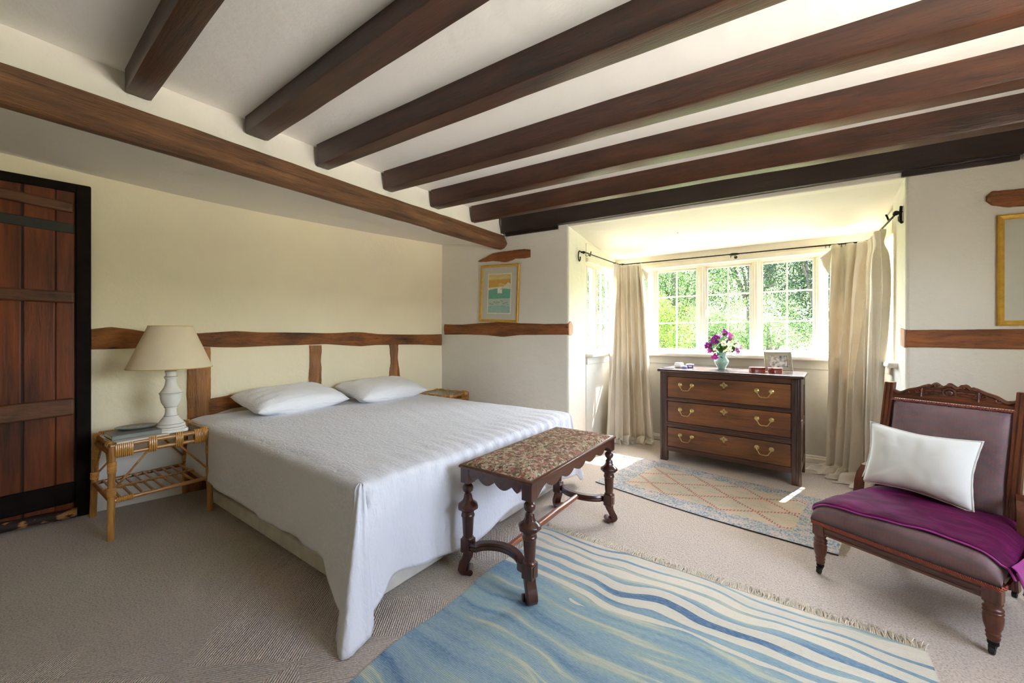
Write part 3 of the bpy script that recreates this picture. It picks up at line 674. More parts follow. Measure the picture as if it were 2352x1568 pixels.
wall_timber('wall_rail', fb, [(-3.29, 1.205, 1.315), (-2.9, 1.20, 1.318), (-2.6, 1.185, 1.33), (-2.5, 1.18, 1.325), (-2.3, 1.197, 1.315), (-1.9, 1.2, 1.305), (-1.777, 1.198, 1.305)], M['wall_oak_x'], 9, 'oak rail in the grey wall below the seascape print')
wall_timber('wall_rail', fb, [(.604, 1.118, 1.228), (.8, 1.115, 1.232), (1.1, 1.11, 1.232), (RX, 1.11, 1.23)], M['wall_oak_x'], 12, 'oak rail in the wall behind the nursing chair', amp=.004)
for x, s, lab in ((-1.777, 1, 'pale cut end of an oak rail on the left bay reveal'), (.602, -1, 'pale cut end of an oak rail on the right bay reveal')):
    y = 3.43 if s > 0 else 3.669; b = MB()
    w = .085; b.prism([(y-.004, 1.195), (y+w*.6, 1.19), (y+w, 1.215), (y+w*.95, 1.29), (y+w*.6, 1.325), (y+.03, 1.33), (y-.004, 1.305)] if s > 0 else [(y-.004, 1.112), (y+w*1.3, 1.125), (y+w*1.35, 1.245), (y-.004, 1.232)], x-.01*s, x+.008*s, 'x')
    tag(b.build('rail_end', M['endgrain'], bevel=.003), lab, 'wall timber')
wall_timber('wall_beam_stub', fb, [(-2.815, 1.995, 2.0), (-2.72, 1.985, 2.04), (-2.62, 1.983, 2.075), (-2.45, 1.965, 2.075), (-2.36, 1.985, 2.08), (-2.25, 1.975, 2.078), (-2.185, 1.985, 2.066)], M['wall_oak_x'], 14, 'short rough oak timber above the seascape print', out=.02, N=90, amp=.007)
wall_timber('wall_beam_stub', fb, [(.965, 2.02, 2.06), (.99, 1.995, 2.085), (1.06, 1.975, 2.075), (1.2, 1.97, 2.075), (1.5, 1.97, 2.07)], M['wall_oak_x'], 15, 'rough-ended oak timber above the gilt frame on the right', out=.02, N=90, amp=.006)

# ------------------------------------------------------------------ plank door in the bed-head wall
d1 = empty('door_1', hw(0, 0, 0), kind='structure')
def fd():
    def slab(nm, y0, y1, z0, z1, o0, o1, mat, bev=.004, tilt=0, par=None):
        p, q = hw(y0), hw(y1); b = MB(); a = [(p+HWN*o0), (q+HWN*o0), (q+HWN*o1), (p+HWN*o1)]
        vs = [(v.x, v.y, z0+(tilt if k in (0, 3) else 0)) for k, v in enumerate(a)]+[(v.x, v.y, z1+(tilt if k in (0, 3) else 0)) for k, v in enumerate(a)]
        b.add(vs, [(0, 3, 2, 1), (4, 5, 6, 7), (0, 1, 5, 4), (1, 2, 6, 5), (2, 3, 7, 6), (3, 0, 4, 7)]); return b.build(nm, mat, par, bevel=bev)
    slab('door_post', .462, .528, 0, 2.175, -.02, .035, M['door_black'], .006)
    slab('door_post', -.56, -.50, 0, 2.17, -.02, .035, M['door_black'], .006)
    slab('door_backing', -.5, .47, .02, 2.15, -.02, .0095, M['black'], 0)
    slab('door_head', -.5, .528, 2.135, 2.19, -.02, .03, M['door_black'], .006, .01)
    for y0, y1, o1 in ((-.49, -.26, .0), (-.255, -.02, .002), (-.015, .236, -.001), (.244, .372, .003), (.374, .455, .0)): slab('door_plank', y0, y1, .02, 2.14, -.03, o1+.015, M['door_wood'], .006)
    for z0, z1, tl, o in ((1.405, 1.48, .015, .046), (.675, .785, -.05, .052)):
        slab('door_batten', -.48, .456, z0, z1, 0, o, M['door_batten'], .012, tl)
    slab('door_batten', -.48, .45, 1.995, 2.06, 0, .046, M['door_batten'], .012, .09)
    slab('hinge_strap', -.45, .452, 1.862, 1.925, .0, .022, M['iron_strap'], .003, .05)
    slab('door_shadow_band', -.49, .456, .10, .235, .0, .036, M['door_black'], .01, -.06)  # dark batten standing in for the shadow band across the door foot
inwin(d1, fd)
g = []; na, nb = smoothnoise(61, 77), smoothnoise(61, 78)
for i in range(61):
    y = lerp(-.5, .47, i/60); r = .032+.006*na[i]; c = hw(y, .045+.02*nb[i], .042+.008*na[i]+.03*(y+.5)*0)
    g.append([tuple(c+HWN*(r*1.3*math.cos(a))+Vector((0, 0, r*math.sin(a)))) for a in [2*math.pi*k/14 for k in range(14)]])
b = MB(); b.grid(g, closev=True, caps=True); tag(b.build('door_threshold', M['worn_log']), 'worn dark log threshold along the bottom of the plank door', 'threshold')
# ------------------------------------------------------------------ pictures
def picture(name, fn, s0, s1, z0, z1, fw, label, cat='picture', tilt=0, art=None):
    """rectangular frame hung on a wall; fn(s, out, z)"""
    cs, cz = (s0+s1)/2, (z0+z1)/2; hw_, hh = (s1-s0)/2, (z1-z0)/2
    def P(u, o, v):
        c, s = math.cos(tilt), math.sin(tilt); return tuple(fn(cs+u*c-v*s, o, cz+u*s+v*c))
    def panel(b, u0, u1, v0, v1, o0, o1):
        b.add([P(u0, o0, v0), P(u1, o0, v0), P(u1, o0, v1), P(u0, o0, v1), P(u0, o1, v0), P(u1, o1, v0), P(u1, o1, v1), P(u0, o1, v1)],
              [(0, 3, 2, 1), (4, 5, 6, 7), (0, 1, 5, 4), (1, 2, 6, 5), (2, 3, 7, 6), (3, 0, 4, 7)])
    e = empty(name, P(0, 0, 0), 0, label, cat)
    def f():
        b = MB(); o = .024
        ring = []
        for (u, v) in ((-1, -1), (1, -1), (1, 1), (-1, 1)):
            ring.append([P(u*(hw_-k), q, v*(hh-k)) for k, q in ((0, .001), (0, o*.8), (fw*.25, o), (fw*.7, o*.8), (fw, o*.5), (fw, .001))])
        b.grid(ring, closeu=True, closev=True); b.build('frame', M['gold'], auto=25)
        b = MB(); panel(b, -hw_+fw*.8, hw_-fw*.8, -hh+fw*.8, hh-fw*.8, .004, .009); b.build('mount', M['mount'], smooth=False)
        if art: art(P, panel)
        b = MB(); b.add([P(-hw_+fw*.9, .0135, -hh+fw*.9), P(hw_-fw*.9, .0135, -hh+fw*.9), P(hw_-fw*.9, .0135, hh-fw*.9), P(-hw_+fw*.9, .0135, hh-fw*.9)], [(0, 1, 2, 3)])
        b.build('glazing', M['glass'], smooth=False)
    inwin(e, f); return e
def seascape(P, panel):
    U, V0, V1 = .135, -.205, .20
    cols = [srgb(236, 230, 214), srgb(222, 196, 120), srgb(214, 160, 72), srgb(224, 206, 150), srgb(116, 178, 156), srgb(190, 204, 190), srgb(150, 190, 182), srgb(244, 238, 222), srgb(70, 72, 64), srgb(228, 222, 196)]
    ms = [plain('print_ink_%d' % i, c, .8, var=.06, scale=40) for i, c in enumerate(cols)]
    b = MB(); o = .0095
    def poly(mi, pts, oo):
        b.mi = mi; b.add([P(u, oo, v) for u, v in pts], [tuple(range(len(pts)))])
    poly(0, [(-U-.012, V0-.012), (U+.012, V0-.012), (U+.012, V1+.012), (-U-.012, V1+.012)], o)
    poly(1, [(-U, .14), (U, .15), (U, V1), (-U, V1)], o+.0004)
    poly(3, [(-U, .155), (U, .165), (U, .18), (-U, .17)], o+.0006)
    poly(2, [(-U, .06), (U, .08), (U, .152), (-U, .142)], o+.0004)
    poly(9, [(-U, .045), (-.03, .06), (.0, .075), (.03, .06), (.07, .09), (.1, .115), (.12, .11), (U, .09), (U, .03), (-U, .02)], o+.0005)
    poly(1, [(-.03, .085), (.0, .105), (.02, .112), (.05, .10), (.07, .085), (.02, .08)], o+.0006)
    poly(4, [(-U, -.06), (U, -.05), (U, .045), (.05, .05), (-.05, .05), (-U, .035)], o+.0006)
    poly(5, [(-U, -.13), (U, -.14), (U, -.05), (-U, -.06)], o+.0006)
    poly(6, [(-U, V0), (U, V0), (U, -.14), (.05, -.128), (-U, -.135)], o+.0006)
    for k in range(5): poly(5, [(-U+.01, -.15-k*.011), (U-.02, -.148-k*.011), (U-.02, -.151-k*.011), (-U+.01, -.153-k*.011)], o+.0008)
    poly(7, [(-.022, .0), (.035, .0), (.035, .045), (.02, .055), (.01, .075), (-.002, .055), (-.022, .05)], o+.0009)
    poly(4, [(.008, .035), (.03, .05), (.028, .04)], o+.001)
    rr = random.Random(4)
    for k in range(26):
        t = k/26; u = -.12+.24*t; v = -.10-.012*math.sin(t*9)+rr.uniform(-.014, .016); poly(8, [(u-.0035, v), (u+.0035, v), (u+.003, v+.006), (u-.003, v+.006)], o+.001)
    b.build('print', ms, smooth=False)
picture('framed_print', fb, -2.789, -2.314, 1.333, 1.94, .025, 'gilt framed seascape print of a white house on green land under an orange sky', tilt=-.04, art=seascape)
picture('framed_print', fb, 1.009, 1.48, 1.254, 1.927, .03, 'large gilt frame around a pale grey sheet at the right edge')

# ------------------------------------------------------------------ bed
TOPZ = .585
A, B_, C_, D_ = Vector((-3.66, 1.035)), Vector((-1.50, 1.0)), Vector((-1.475, 2.83)), Vector((-3.40, 2.83))   # head-left, foot-left, foot-right, head-right
bed = empty('double_bed', (-2.5, 1.93, 0), 0, 'wide double bed covered by a white spread, its head against the cream wall', 'bed')
def fbed():
    for (y0, y1, xr) in ((1.06, 1.93, -1.535), (1.965, 2.79, -1.525)):
        xl = -3.44 if y0 < 1.5 else -3.42
        b = MB(); b.box((xl, y0, .10), (xr, y1, .33)); o = b.build('divan', M['divan'], bevel=.02, seg=3)
        b = MB(); b.prism([(xl, y0-.005), (xr+.01-.05, y0-.005), (xr+.012, y0+.03), (xr+.012, y1-.06), (xr-.04, y1), (xl, y1)], .012, .098); b.build('plinth', M['divan_board'], o, bevel=.006)
    b = MB(); b.prism([(-3.60, 1.06), (-1.53, 1.03), (-1.51, 2.80), (-3.42, 2.80)], .33, .565); b.build('mattress', M['divan'], bevel=.04, seg=4)
    b = MB(); b.box((-1.513, 1.84, .100), (-1.507, 2.06, .125)); 
    for y in (1.86, 2.04): b.tube([(-1.513, y, .112), (-1.497, y, .112)], .011, 12)
    b.build('linking_bar', M['paint_white'], bevel=.001); b = MB()
    for y in (1.86, 2.04): b.tube([(-1.498, y, .112), (-1.494, y, .112)], .006, 10)
    build_each(b, 'screw', M['iron'])
    b = MB(); b.box((-1.523, 1.33, .105), (-1.50, 1.36, .15)); b.build('drawer_catch', M['black'], bevel=.002)
inwin(bed, fbed)
# spread: top grid plus a skirt hanging from three sides
def build_spread():
    NU, NV = 96, 84; vs = []; fs = []; rng = random.Random(5)
    def top(u, v):
        p = (A.lerp(B_, u)).lerp(D_.lerp(C_, u), v)
        z = TOPZ+.006*noise2(u*7, v*6, 1)
        z += .0035*noise2(u*26+3*noise2(v*4, u*3, 8), v*60, 2)*(.3+.7*u)
        z += .005*math.sin(v*118+3*noise2(v*9, u*4, 3))*max(0, (u-.86)/.14)*(.35+.65*min(1, v*2))
        ed = min(u if u < .5 else 1e9, 1e9)
        e = min(v, 1-v, (1-u))*2.0; z -= .012*max(0, 1-e/.09)**2
        return Vector((p.x, p.y, z))
    for i in range(NU+1):
        for j in range(NV+1): vs.append(tuple(top(i/NU, j/NV)))
    for i in range(NU):
        for j in range(NV): fs.append((i*(NV+1)+j, (i+1)*(NV+1)+j, (i+1)*(NV+1)+j+1, i*(NV+1)+j+1))
    # perimeter columns (index of top vertex, outward normal angle, side parameter)
    colmn = []
    sn = (B_-A).normalized(); nl = Vector((sn.y, -sn.x)); fn_ = (C_-B_).normalized(); nf = Vector((fn_.y, -fn_.x)); sr = (D_-C_).normalized(); nr = Vector((sr.y, -sr.x))
    def ang(n): return math.atan2(n.y, n.x)
    aL, aF, aR = ang(nl), ang(nf), ang(nr)
    for i in range(NU+1): colmn.append((i*(NV+1), aL, 'L', i/NU))
    for k in range(1, 22): colmn.append((NU*(NV+1), lerp(aL, aF, k/22), 'C', k/22))
    for j in range(NV+1): colmn.append((NU*(NV+1)+j, aF, 'F', j/NV))
    for k in range(1, 14): colmn.append((NU*(NV+1)+NV, lerp(aF, aR, k/14), 'D', k/14))
    for i in range(NU, -1, -1): colmn.append((i*(NV+1)+NV, aR, 'R', i/NU))
    K = 30; prev = None
    for (ti, a, side, t) in colmn:
        p0 = Vector(vs[ti]); n = Vector((math.cos(a), math.sin(a), 0)); tan = Vector((-n.y, n.x, 0))
        if side == 'L':   # long near side: hangs straight, hem about 0.2 above the floor, flares towards the corner
            hem = .205+.006*math.sin(t*20)-.17*max(0, (t-.90)/.10)**1.5; flare = .016+.010*math.sin(t*22)+.03*max(0, (t-.9)/.1)
            fold = lambda q: .012*q*math.sin(t*46+2*math.sin(t*9))*(.25+.75*max(0, (t-.6)/.4))+.012*q*math.sin(t*190)*max(0, (.06-t)/.06)
        elif side == 'C':
            w = math.sin(math.pi*t); hem = lerp(.035, .06, t)-.05*w; hem = max(hem, .006); flare = .05+.13*math.sin(math.pi*min(1, t*1.02))**1.2
            fold = lambda q: .020*q*math.sin(t*16+.6)*w
        elif side == 'F':
            hem = .095+.012*math.sin(t*13+1)+.03*noise2(t*11, 1, 4)-.055*max(0, (.05-t)/.05); hem += .02*max(0, (t-.25))*0; flare = .022+.012*noise2(t*8, 2, 6)+.035*max(0, (.07-t)/.07)+.03*max(0, (t-.94)/.06)
            fold = lambda q: .012*q*math.sin(t*34+3*math.sin(t*7))+.006*math.sin(t*118)*(1-q)**2*min(1, t*3)
        elif side == 'D':
            hem = .06; flare = .05+.05*math.sin(math.pi*t); fold = lambda q: .015*q*math.sin(t*10)
        else:
            hem = .12; flare = .02; fold = lambda q: .006*q*math.sin(t*40)
        col = [ti]; rr = .035
        for k in range(1, K+1):
            q = k/K; L = p0.z-hem
            if q < .12:
                th = (q/.12)*math.pi/2; off = rr*math.sin(th); dz = rr*(1-math.cos(th))
            else:
                qq = (q-.12)/.88; off = rr+flare*qq**1.1; dz = rr+(L-rr)*qq
            off += fold(q)
            p = p0+n*off+tan*(.004*noise2(q*8, t*40, 9)); p.z = p0.z-dz
            p += n*(.003*noise2(q*16, (t*50+ti*.01), 12)*q)
            vs.append(tuple(p)); col.append(len(vs)-1)
        if prev:
            for k in range(K):
                q4 = (prev[k], col[k], col[k+1], prev[k+1]); q4 = tuple(dict.fromkeys(q4))
                if len(q4) >= 3: fs.append(q4)
        prev = col
    b = MB(); b.v = vs; b.f = fs; b.m = [0]*len(fs)
    return b.build('bedspread', M['sheet'], auto=0)
o = build_spread(); sm = o.modifiers.new('thick', 'SOLIDIFY'); sm.thickness = .003; sm.offset = -1
tag(o, 'rumpled white cotton bedspread draped over the double bed to near the carpet', 'bedspread')

def cushion_mesh(Wd, Hd, T, seed, N=44, pinch=.06, flange=0, wr=.006, sag=0):
    """soft cushion in its own xz plane, thickness along y"""
    b = MB(); 
    for s in (1, -1):
        g = []
        for i in range(N+1):
            row = []
            for j in range(N+1):
                u, v = 2*i/N-1, 2*j/N-1
                x = u*Wd/2*(1-pinch*(1-abs(v)**1.5)*abs(u)**4*1.0*.9) ; z = v*Hd/2*(1-pinch*1.4*(1-abs(u)**1.5)*abs(v)**4)
                th = max(0, (1-abs(u)**3.2))**.55*max(0, (1-abs(v)**3.2))**.55
                crease = wr*(noise2(u*5+2*noise2(v*3, u*2, seed+3), v*4, seed+s)+.7*noise2(u*13*(1 if abs(v) > abs(u) else .4), v*13*(1 if abs(u) > abs(v) else .4), seed+7))*min(1, th*2)
                row.append((x, s*(T/2*th+crease), z+sag*(1-u*u)*(-.02)))
            g.append(row)
        b.grid(g)
    return b
def weld(o, d=.0008):
    bm = bmesh.new(); bm.from_mesh(o.data); bmesh.ops.remove_doubles(bm, verts=bm.verts, dist=d); bmesh.ops.recalc_face_normals(bm, faces=bm.faces); bm.to_mesh(o.data); bm.free()
def orient(o, x, z, loc):
    """place object so its local x, z axes point along given vectors"""
    X = unit(x); Z = Vector(z); Y = Z.cross(X).normalized(); Z = X.cross(Y)
    m = Matrix((X, Y, Z)).transposed().to_4x4(); m.translation = Vector(loc); o.matrix_world = m
for k, (y, lab) in enumerate(((1.63, 'plump white pillow nearest the lamp, leaning on the cream wall'), (2.42, 'plump white pillow on the far side of the bed'))):
    b = cushion_mesh(.76, .46, .185, 20+k, pinch=.05, wr=.008); o = b.build('pillow', M['pillow'], auto=0); weld(o)
    cx = (-3.40, -3.27)[k]
    orient(o, (-.07 if k == 0 else -.02, 1, 0), (-.95, 0, .17), (cx, y, .672)); tag(o, lab, 'pillow', 'white pillows at the head of the bed')

# ------------------------------------------------------------------ cane bedside tables
def coil(b, p, q, r, n, rc=.0045):
    """binding of cane round a rod between p and q"""
    p, q = Vector(p), Vector(q)
    for i in range(n): b.torus(p.lerp(q, (i+.5)/n), r, rc, q-p, 12, 6)
def make_cane_table():
    t = empty('cane_bedside_table')
    X0, X1, Y0, Y1 = -.22, .22, -.235, .235; zt = .545
    feet = {(0, 0): (-.285, -.243), (1, 0): (.235, -.243), (0, 1): (-.285, .240), (1, 1): (.235, .240)}
    legs = {}
    for (i, j), (fx, fy) in feet.items():
        tx, ty = (X0, X1)[i], (Y0, Y1)[j]; b = MB(); pts = []
        tp = Vector((tx, ty, zt-.005)); ft = Vector((fx, fy, 0))
        for k in range(9):
            q = k/8; p = ft.lerp(tp, q); pts.append(tuple(p))
        rs = [.0185, .0175, .017, .0185, .0168, .0165, .018, .0165, .0165]
        b.tube(pts, rs, 14); leg = b.build('leg', M['bamboo'], t)
        b = MB(); g = lambda z, ft=ft, tp=tp: ft.lerp(tp, z/(zt-.005))
        coil(b, g(.39), g(.45), .0175, 8, .004); b.build('cane_binding', M['cane'], leg); b = MB(); coil(b, g(.255), g(.30), .0180, 6, .004); b.build('cane_binding', M['cane'], leg)
        legs[(i, j)] = g
    def rail(nm, p, q, r=.0135, mat='bamboo_y', binds=(), nb=5):
        b = MB(); b.tube([p, tuple(Vector(p).lerp(Vector(q), .5)), q], r, 12); o = b.build(nm, M[mat], t)
        if binds:
            for a, c in binds:
                b = MB(); coil(b, Vector(p).lerp(Vector(q), a), Vector(p).lerp(Vector(q), c), r+.001, max(4, int((Vector(q)-Vector(p)).length*(c-a)/.0088))); b.build('cane_binding', M['cane'], o)
    for x in (X0, X1):
        rail('top_rail', (x, Y0-.01, zt), (x, Y1+.045, zt), .0145); rail('lower_rail', (x, Y0, zt-.052), (x, Y1, zt-.052), .0125)
        for y0, y1 in ((-.225, -.145), (-.075, -.035), (.055, .095), (.155, .225)):
            n = int((y1-y0)/.0082); b = MB()
            for k in range(n):
                y = lerp(y0, y1, (k+.5)/n); a = [(x+.0185*math.cos(f), y, zt-.026+.045*math.sin(f)*(1 if abs(math.sin(f)) < .99 else 1)) for f in [2*math.pi*q/16 for q in range(17)]]
                b.tube(a, .0042, 6, caps=False)
            b.build('cane_binding', M['cane'], t)
        b = MB(); coil(b, (x, Y1+.008, zt), (x, Y1+.042, zt), .0155, 5); b.build('cane_binding', M['cane'], t)
    for y in (Y0, Y1):
        rail('side_rail', (X0, y, zt), (X1, y, zt), .0145, 'bamboo_y', ((.05, .2), (.8, .95))); rail('side_rail', (X0, y, zt-.052), (X1, y, zt-.052), .0125)
    b = MB(); b.box((X0+.006, Y0+.006, zt+.004), (X1-.006, Y1-.006, zt+.010)); b.build('glass_top', M['glass_top'], t, bevel=.001)
    # lower shelf
    zs = .225; q0, q1, q2, q3 = (legs[k](zs) for k in ((0, 0), (1, 0), (1, 1), (0, 1)))
    for nm, p, q in (('shelf_rail', q0, q1), ('shelf_rail', q1, q2), ('shelf_rail', q2, q3), ('shelf_rail', q3, q0)): rail(nm, tuple(p), tuple(q), .0125, 'bamboo_y', ((.04, .2),) if nm and p is q1 else ((.8, .96),) if p is q2 else ())
    b = MB(); n = 9
    for k in range(n):
        f = (k+.8)/(n+.6); p = q0.lerp(q3, f); r = q1.lerp(q2, f); b.tube([tuple(p+Vector((0, 0, .008))), tuple(r+Vector((0, 0, .008)))], .0075, 8)
    build_each(b, 'shelf_slat', M['bamboo'], t); b = MB(); c0_, c1_ = q0.lerp(q1, .55), q3.lerp(q2, .55); pts = []
    for k in range(2*n+1): pts.append(tuple(c0_.lerp(c1_, k/(2*n))+Vector(((.02 if k % 2 else -.02), 0, .012))))
    b.tube(pts, .006, 6); b.tube([tuple(c0_+Vector((.0, 0, .02))), tuple(c1_+Vector((.0, 0, .02)))], .005, 6); b.build('shelf_lattice', M['bamboo'], t)
    for (k, s, y1) in (((1, 0), 1, -.075), ((1, 1), -1, .075), ((0, 0), 1, -.075), ((0, 1), -1, .075)):
        b = MB(); b.tube([tuple(legs[k](.29)+Vector((0, .012*s, 0))), (X1 if k[0] else X0, y1, zt-.06)], .006, 8); b.build('brace', M['bamboo_y'], t)
    for (k, x1) in (((1, 0), .08), ((0, 0), -.08), ((1, 1), .08), ((0, 1), -.08)):
        b = MB(); b.tube([tuple(legs[k](.29)), (x1, Y0 if k[1] == 0 else Y1, zt-.06)], .006, 8); b.build('brace', M['bamboo_y'], t)
    return t
tb = make_cane_table(); tb.location = (-3.415, .765, .0); tb.rotation_euler = (0, 0, 0)
tb.location.x = -3.455; tb.location = (-3.48, .765, 0)
tag(tb, 'cane bedside table with a glass top holding the lamp, books and dish', 'bedside table')
tc = copy_tree(tb); tc.location = (-3.085, 3.045, 0); tc.rotation_euler = (0, 0, R(96)); tc.scale = (.78, .86, 1.035)
tag(tc, 'cane bedside table half hidden behind the far corner of the bed', 'bedside table')

# lamp, books, dish
zt = .5555
lamp = empty('table_lamp', (-3.385, .83, zt), 0, 'white turned table lamp with a wide cream shade on the cane table', 'lamp')
b = MB(); b.prism([(.082*c_+.0*0, .082*s_) for c_, s_ in [(math.copysign(abs(math.cos(a))**.45, math.cos(a)), math.copysign(abs(math.sin(a))**.45, math.sin(a))) for a in [2*math.pi*k/32 for k in range(32)]]], 0, .02); b.build('base', M['lamp_white'], lamp, bevel=.003)
prof = [(.074, .02), (.078, .024), (.078, .033), (.074, .036), (.076, .039), (.075, .05), (.069, .056), (.060, .070), (.048, .088), (.036, .104), (.034, .108), (.030, .128), (.029, .148), (.031, .158), (.034, .160), (.035, .165), (.034, .169), (.041, .178), (.050, .198), (.055, .222), (.056, .240), (.057, .248), (.060, .252), (.060, .259), (.056, .263), (.050, .272), (.040, .288), (.033, .306), (.029, .326), (.028, .345), (.031, .351), (.035, .356), (.036, .362), (.033, .366), (.028, .369), (.0265, .389), (.030, .395), (.031, .401), (.026, .405), (.013, .41), (.012, .44)]
b = MB(); b.lathe(prof, 36); b.build('body', M['lamp_white'], lamp)
b = MB()
for z, r in ((.0345, .0765), (.055, .071), (.165, .0352), (.2575, .0602), (.366, .034), (.402, .030), (.106, .0358)): b.torus((0, 0, z), r-.0002, .0012, (0, 0, 1), 36, 6)
build_each(b, 'painted_line', M['lamp_dark'], lamp)
b = MB(); b.lathe([(.222, .425), (.115, .700), (.113, .700), (.220, .425)], 64, caps=False); b.v += []; o = b.build('lamp_shade', M['shade'], lamp)
b = MB(); b.torus((0, 0, .425), .2215, .0028, (0, 0, 1), 64, 6); b.torus((0, 0, .700), .1145, .0025, (0, 0, 1), 64, 6); b.build('shade_trim', M['shade_trim'], o)
b = MB(); b.tube([(0, 0, .41), (0, 0, .52)], .012, 10); b.ball((0, 0, .555), .03, 14, (1, 1, 1.3))
for a in (0, 2.1, 4.2): b.tube([(.012*math.cos(a), .012*math.sin(a), .52), (.112*math.cos(a), .112*math.sin(a), .695)], .0015, 5)
b.build('bulb_holder', M['china_white'], lamp)
def book(loc, w, d, h, rz, cov, label):
    e = empty('book', loc, rz, label, 'book'); b = MB(); t = .003
    b.box((-w/2, -d/2, 0), (w/2, d/2, t)); b.box((-w/2, -d/2, h-t), (w/2, d/2, h)); b.box((-w/2, -d/2, 0), (-w/2+t, d/2, h)); b.build('cover', M[cov], e, bevel=.001)
    b = MB(); b.box((-w/2+t, -d/2+.004, t), (w/2-.004, d/2-.004, h-t)); b.build('pages', M['paper'], e, smooth=False)
book((-3.35, .655, zt), .20, .25, .012, R(-172), 'book_pale', 'thin pale book lying flat on the glass under the grey book')
book((-3.40, .648, zt+.0125), .19, .23, .026, R(-178), 'book_grey', 'grey hardback book lying on the thin pale book')
e = empty('oval_dish', (-3.455, .675, zt+.039), R(80), 'small grey oval dish with an inlaid centre, on the grey book', 'dish')
b = MB(); g = []
for r, z in ((.05, .001), (.066, .0), (.090, .010), (.098, .016), (.096, .0185), (.082, .013), (.062, .007), (.0, .006)):
    g.append([(max(r, 1e-4)*1.05*math.cos(a), max(r, 1e-4)*.78*math.sin(a), z) for a in [2*math.pi*k/40 for k in range(40)]])
b.grid(g, closev=True, caps=True); b.build('rim', M['pewter'], e)
t = NT('dish_inlay'); dm = t.fin(t.ramp(t.noise(50, 4), [(.35, srgb(60, 50, 38)), (.5, srgb(150, 124, 84)), (.65, srgb(200, 186, 150))]), .3, coat=.4)
b = MB(); b.lathe([(.060, .0075), (.056, .011), (.001, .011)], 36); o = b.build('inlay', dm, e); o.scale = (1.05, .78, 1)

# ------------------------------------------------------------------ bench with tapestry seat
bench = empty('tapestry_bench', (-1.155, 1.965, 0), 0, 'dark carved bench with a floral tapestry seat at the foot of the bed', 'bench')
BXh, BYh = .213, .495; LX, LY = .185, .468
def bench_leg(sx, sy):
    b = MB(); x, y = sx*LX, sy*LY; c = (x, y, 0)
    b.lathe([(.024, .462), (.016, .456), (.013, .450), (.019, .447), (.026, .438), (.0275, .428), (.025, .416), (.017, .408), (.013, .402), (.018, .399), (.020, .396)], 24, c)
    b.lathe([(.019, .397), (.022, .390), (.024, .375), (.031, .362), (.047, .350), (.053, .343), (.053, .330), (.046, .324), (.034, .318), (.031, .312)], 8, c, sides=True)
    b.lathe([(.030, .314), (.031, .300), (.034, .296), (.034, .288), (.030, .284), (.0285, .26), (.026, .21), (.024, .186), (.030, .180), (.031, .176)], 24, c)
    b.box((x-.027, y-.027, .108), (x+.027, y+.027, .176))
    b.box((x+sx*.027, y-.016, .122), (x+sx*.031, y+.016, .164))
    leg = b.build('leg', M['mahogany'], bench, bevel=.002, seg=2)
    dx, dy = sx*.80, sy*.60; P = lambda o, z: (x+dx*o, y+dy*o, z)
    b = MB(); path = [P(-.004, .112), P(.0, .09), P(.012, .066), P(.024, .045), P(.028, .026), P(.022, .010), P(.012, .004)]
    N_ = Vector((-dy, dx, 0)); g = []
    th = [.024, .022, .021, .021, .021, .018, .012]
    for p, w in zip(path, th):
        p = Vector(p); o_ = Vector((dx, dy, 0))*w*1.05; s_ = N_*.026
        g.append([tuple(p+o_+s_*.8), tuple(p+o_*.6+s_), tuple(p-o_*.6+s_), tuple(p-o_+s_*.8), tuple(p-o_-s_*.8), tuple(p-o_*.6-s_), tuple(p+o_*.6-s_), tuple(p+o_-s_*.8)])
    b.grid(g, closev=True, caps=True)
    q = Vector(P(-.010, .017)); b.tube([tuple(q-N_*.031), tuple(q+N_*.031)], .0165, 16)
    b.build('scroll_foot', M['mahogany'], leg, bevel=.001)
for sx in (-1, 1):
    for sy in (-1, 1): bench_leg(sx, sy)
def apron(L, zc, lobes, n=90):
    """lower edge of a shaped apron, u from -1..1"""
    out = []
    for i in range(n+1):
        u = -1+2*i/n; a = abs(u)
        if a > .90: z = .462
        else:
            t = a/.90; z = zc+.004-.0*t
            z = min(.505, .462+.043*math.sin(min(1, (1-t)/.2)*math.pi/2))-(.030*abs(math.sin(math.pi*(2.5 if lobes else 1.5)*(t/.8)+math.pi/2*lobes))**.75 if t < .8 else 0)*min(1, (.8-t)*8+.25)
        out.append((u*L, z))
    return out
for sy in (-1, 1):
    b = MB(); pts = apron(BXh-.004, .49, 0, 60); b.prism(pts+[(BXh-.004, .535), (-BXh+.004, .535)], sy*(BYh-.026), sy*(BYh-.002), 'y'); b.build('apron', M['mahogany_y'], bench, bevel=.0015, seg=1, auto=30)
for sx in (-1, 1):
    b = MB(); pts = apron(BYh-.004, .49, 1, 120); b.prism(pts+[(BYh-.004, .535), (-BYh+.004, .535)], sx*(BXh-.024), sx*(BXh-.002), 'x'); b.build('apron', M['mahogany_y'], bench, bevel=.0015, seg=1, auto=30)
b = MB(); 
b.grid([[(u*(BXh+dd), v*(BYh+dd), z) for dd, z in ((.0, .532), (.005, .534), (.006, .542), (.001, .549), (-.006, .549), (-.018, .546), (-.018, .532))] for u, v in ((-1, -1), (1, -1), (1, 1), (-1, 1))], closeu=True, closev=True)
b.build('seat_frame', M['mahogany_y'], bench, auto=60)
for k in range(4):
    sx, sy = (-1, 1)[k % 2], (-1, 1)[k//2]; b = MB(); b.box((sx*LX-.027, sy*LY-.027, .458), (sx*LX+.027, sy*LY+.027, .535)); b.build('corner_block', M['mahogany'], bench, bevel=.003)
b = MB(); g = []; n1, n2 = 70, 30
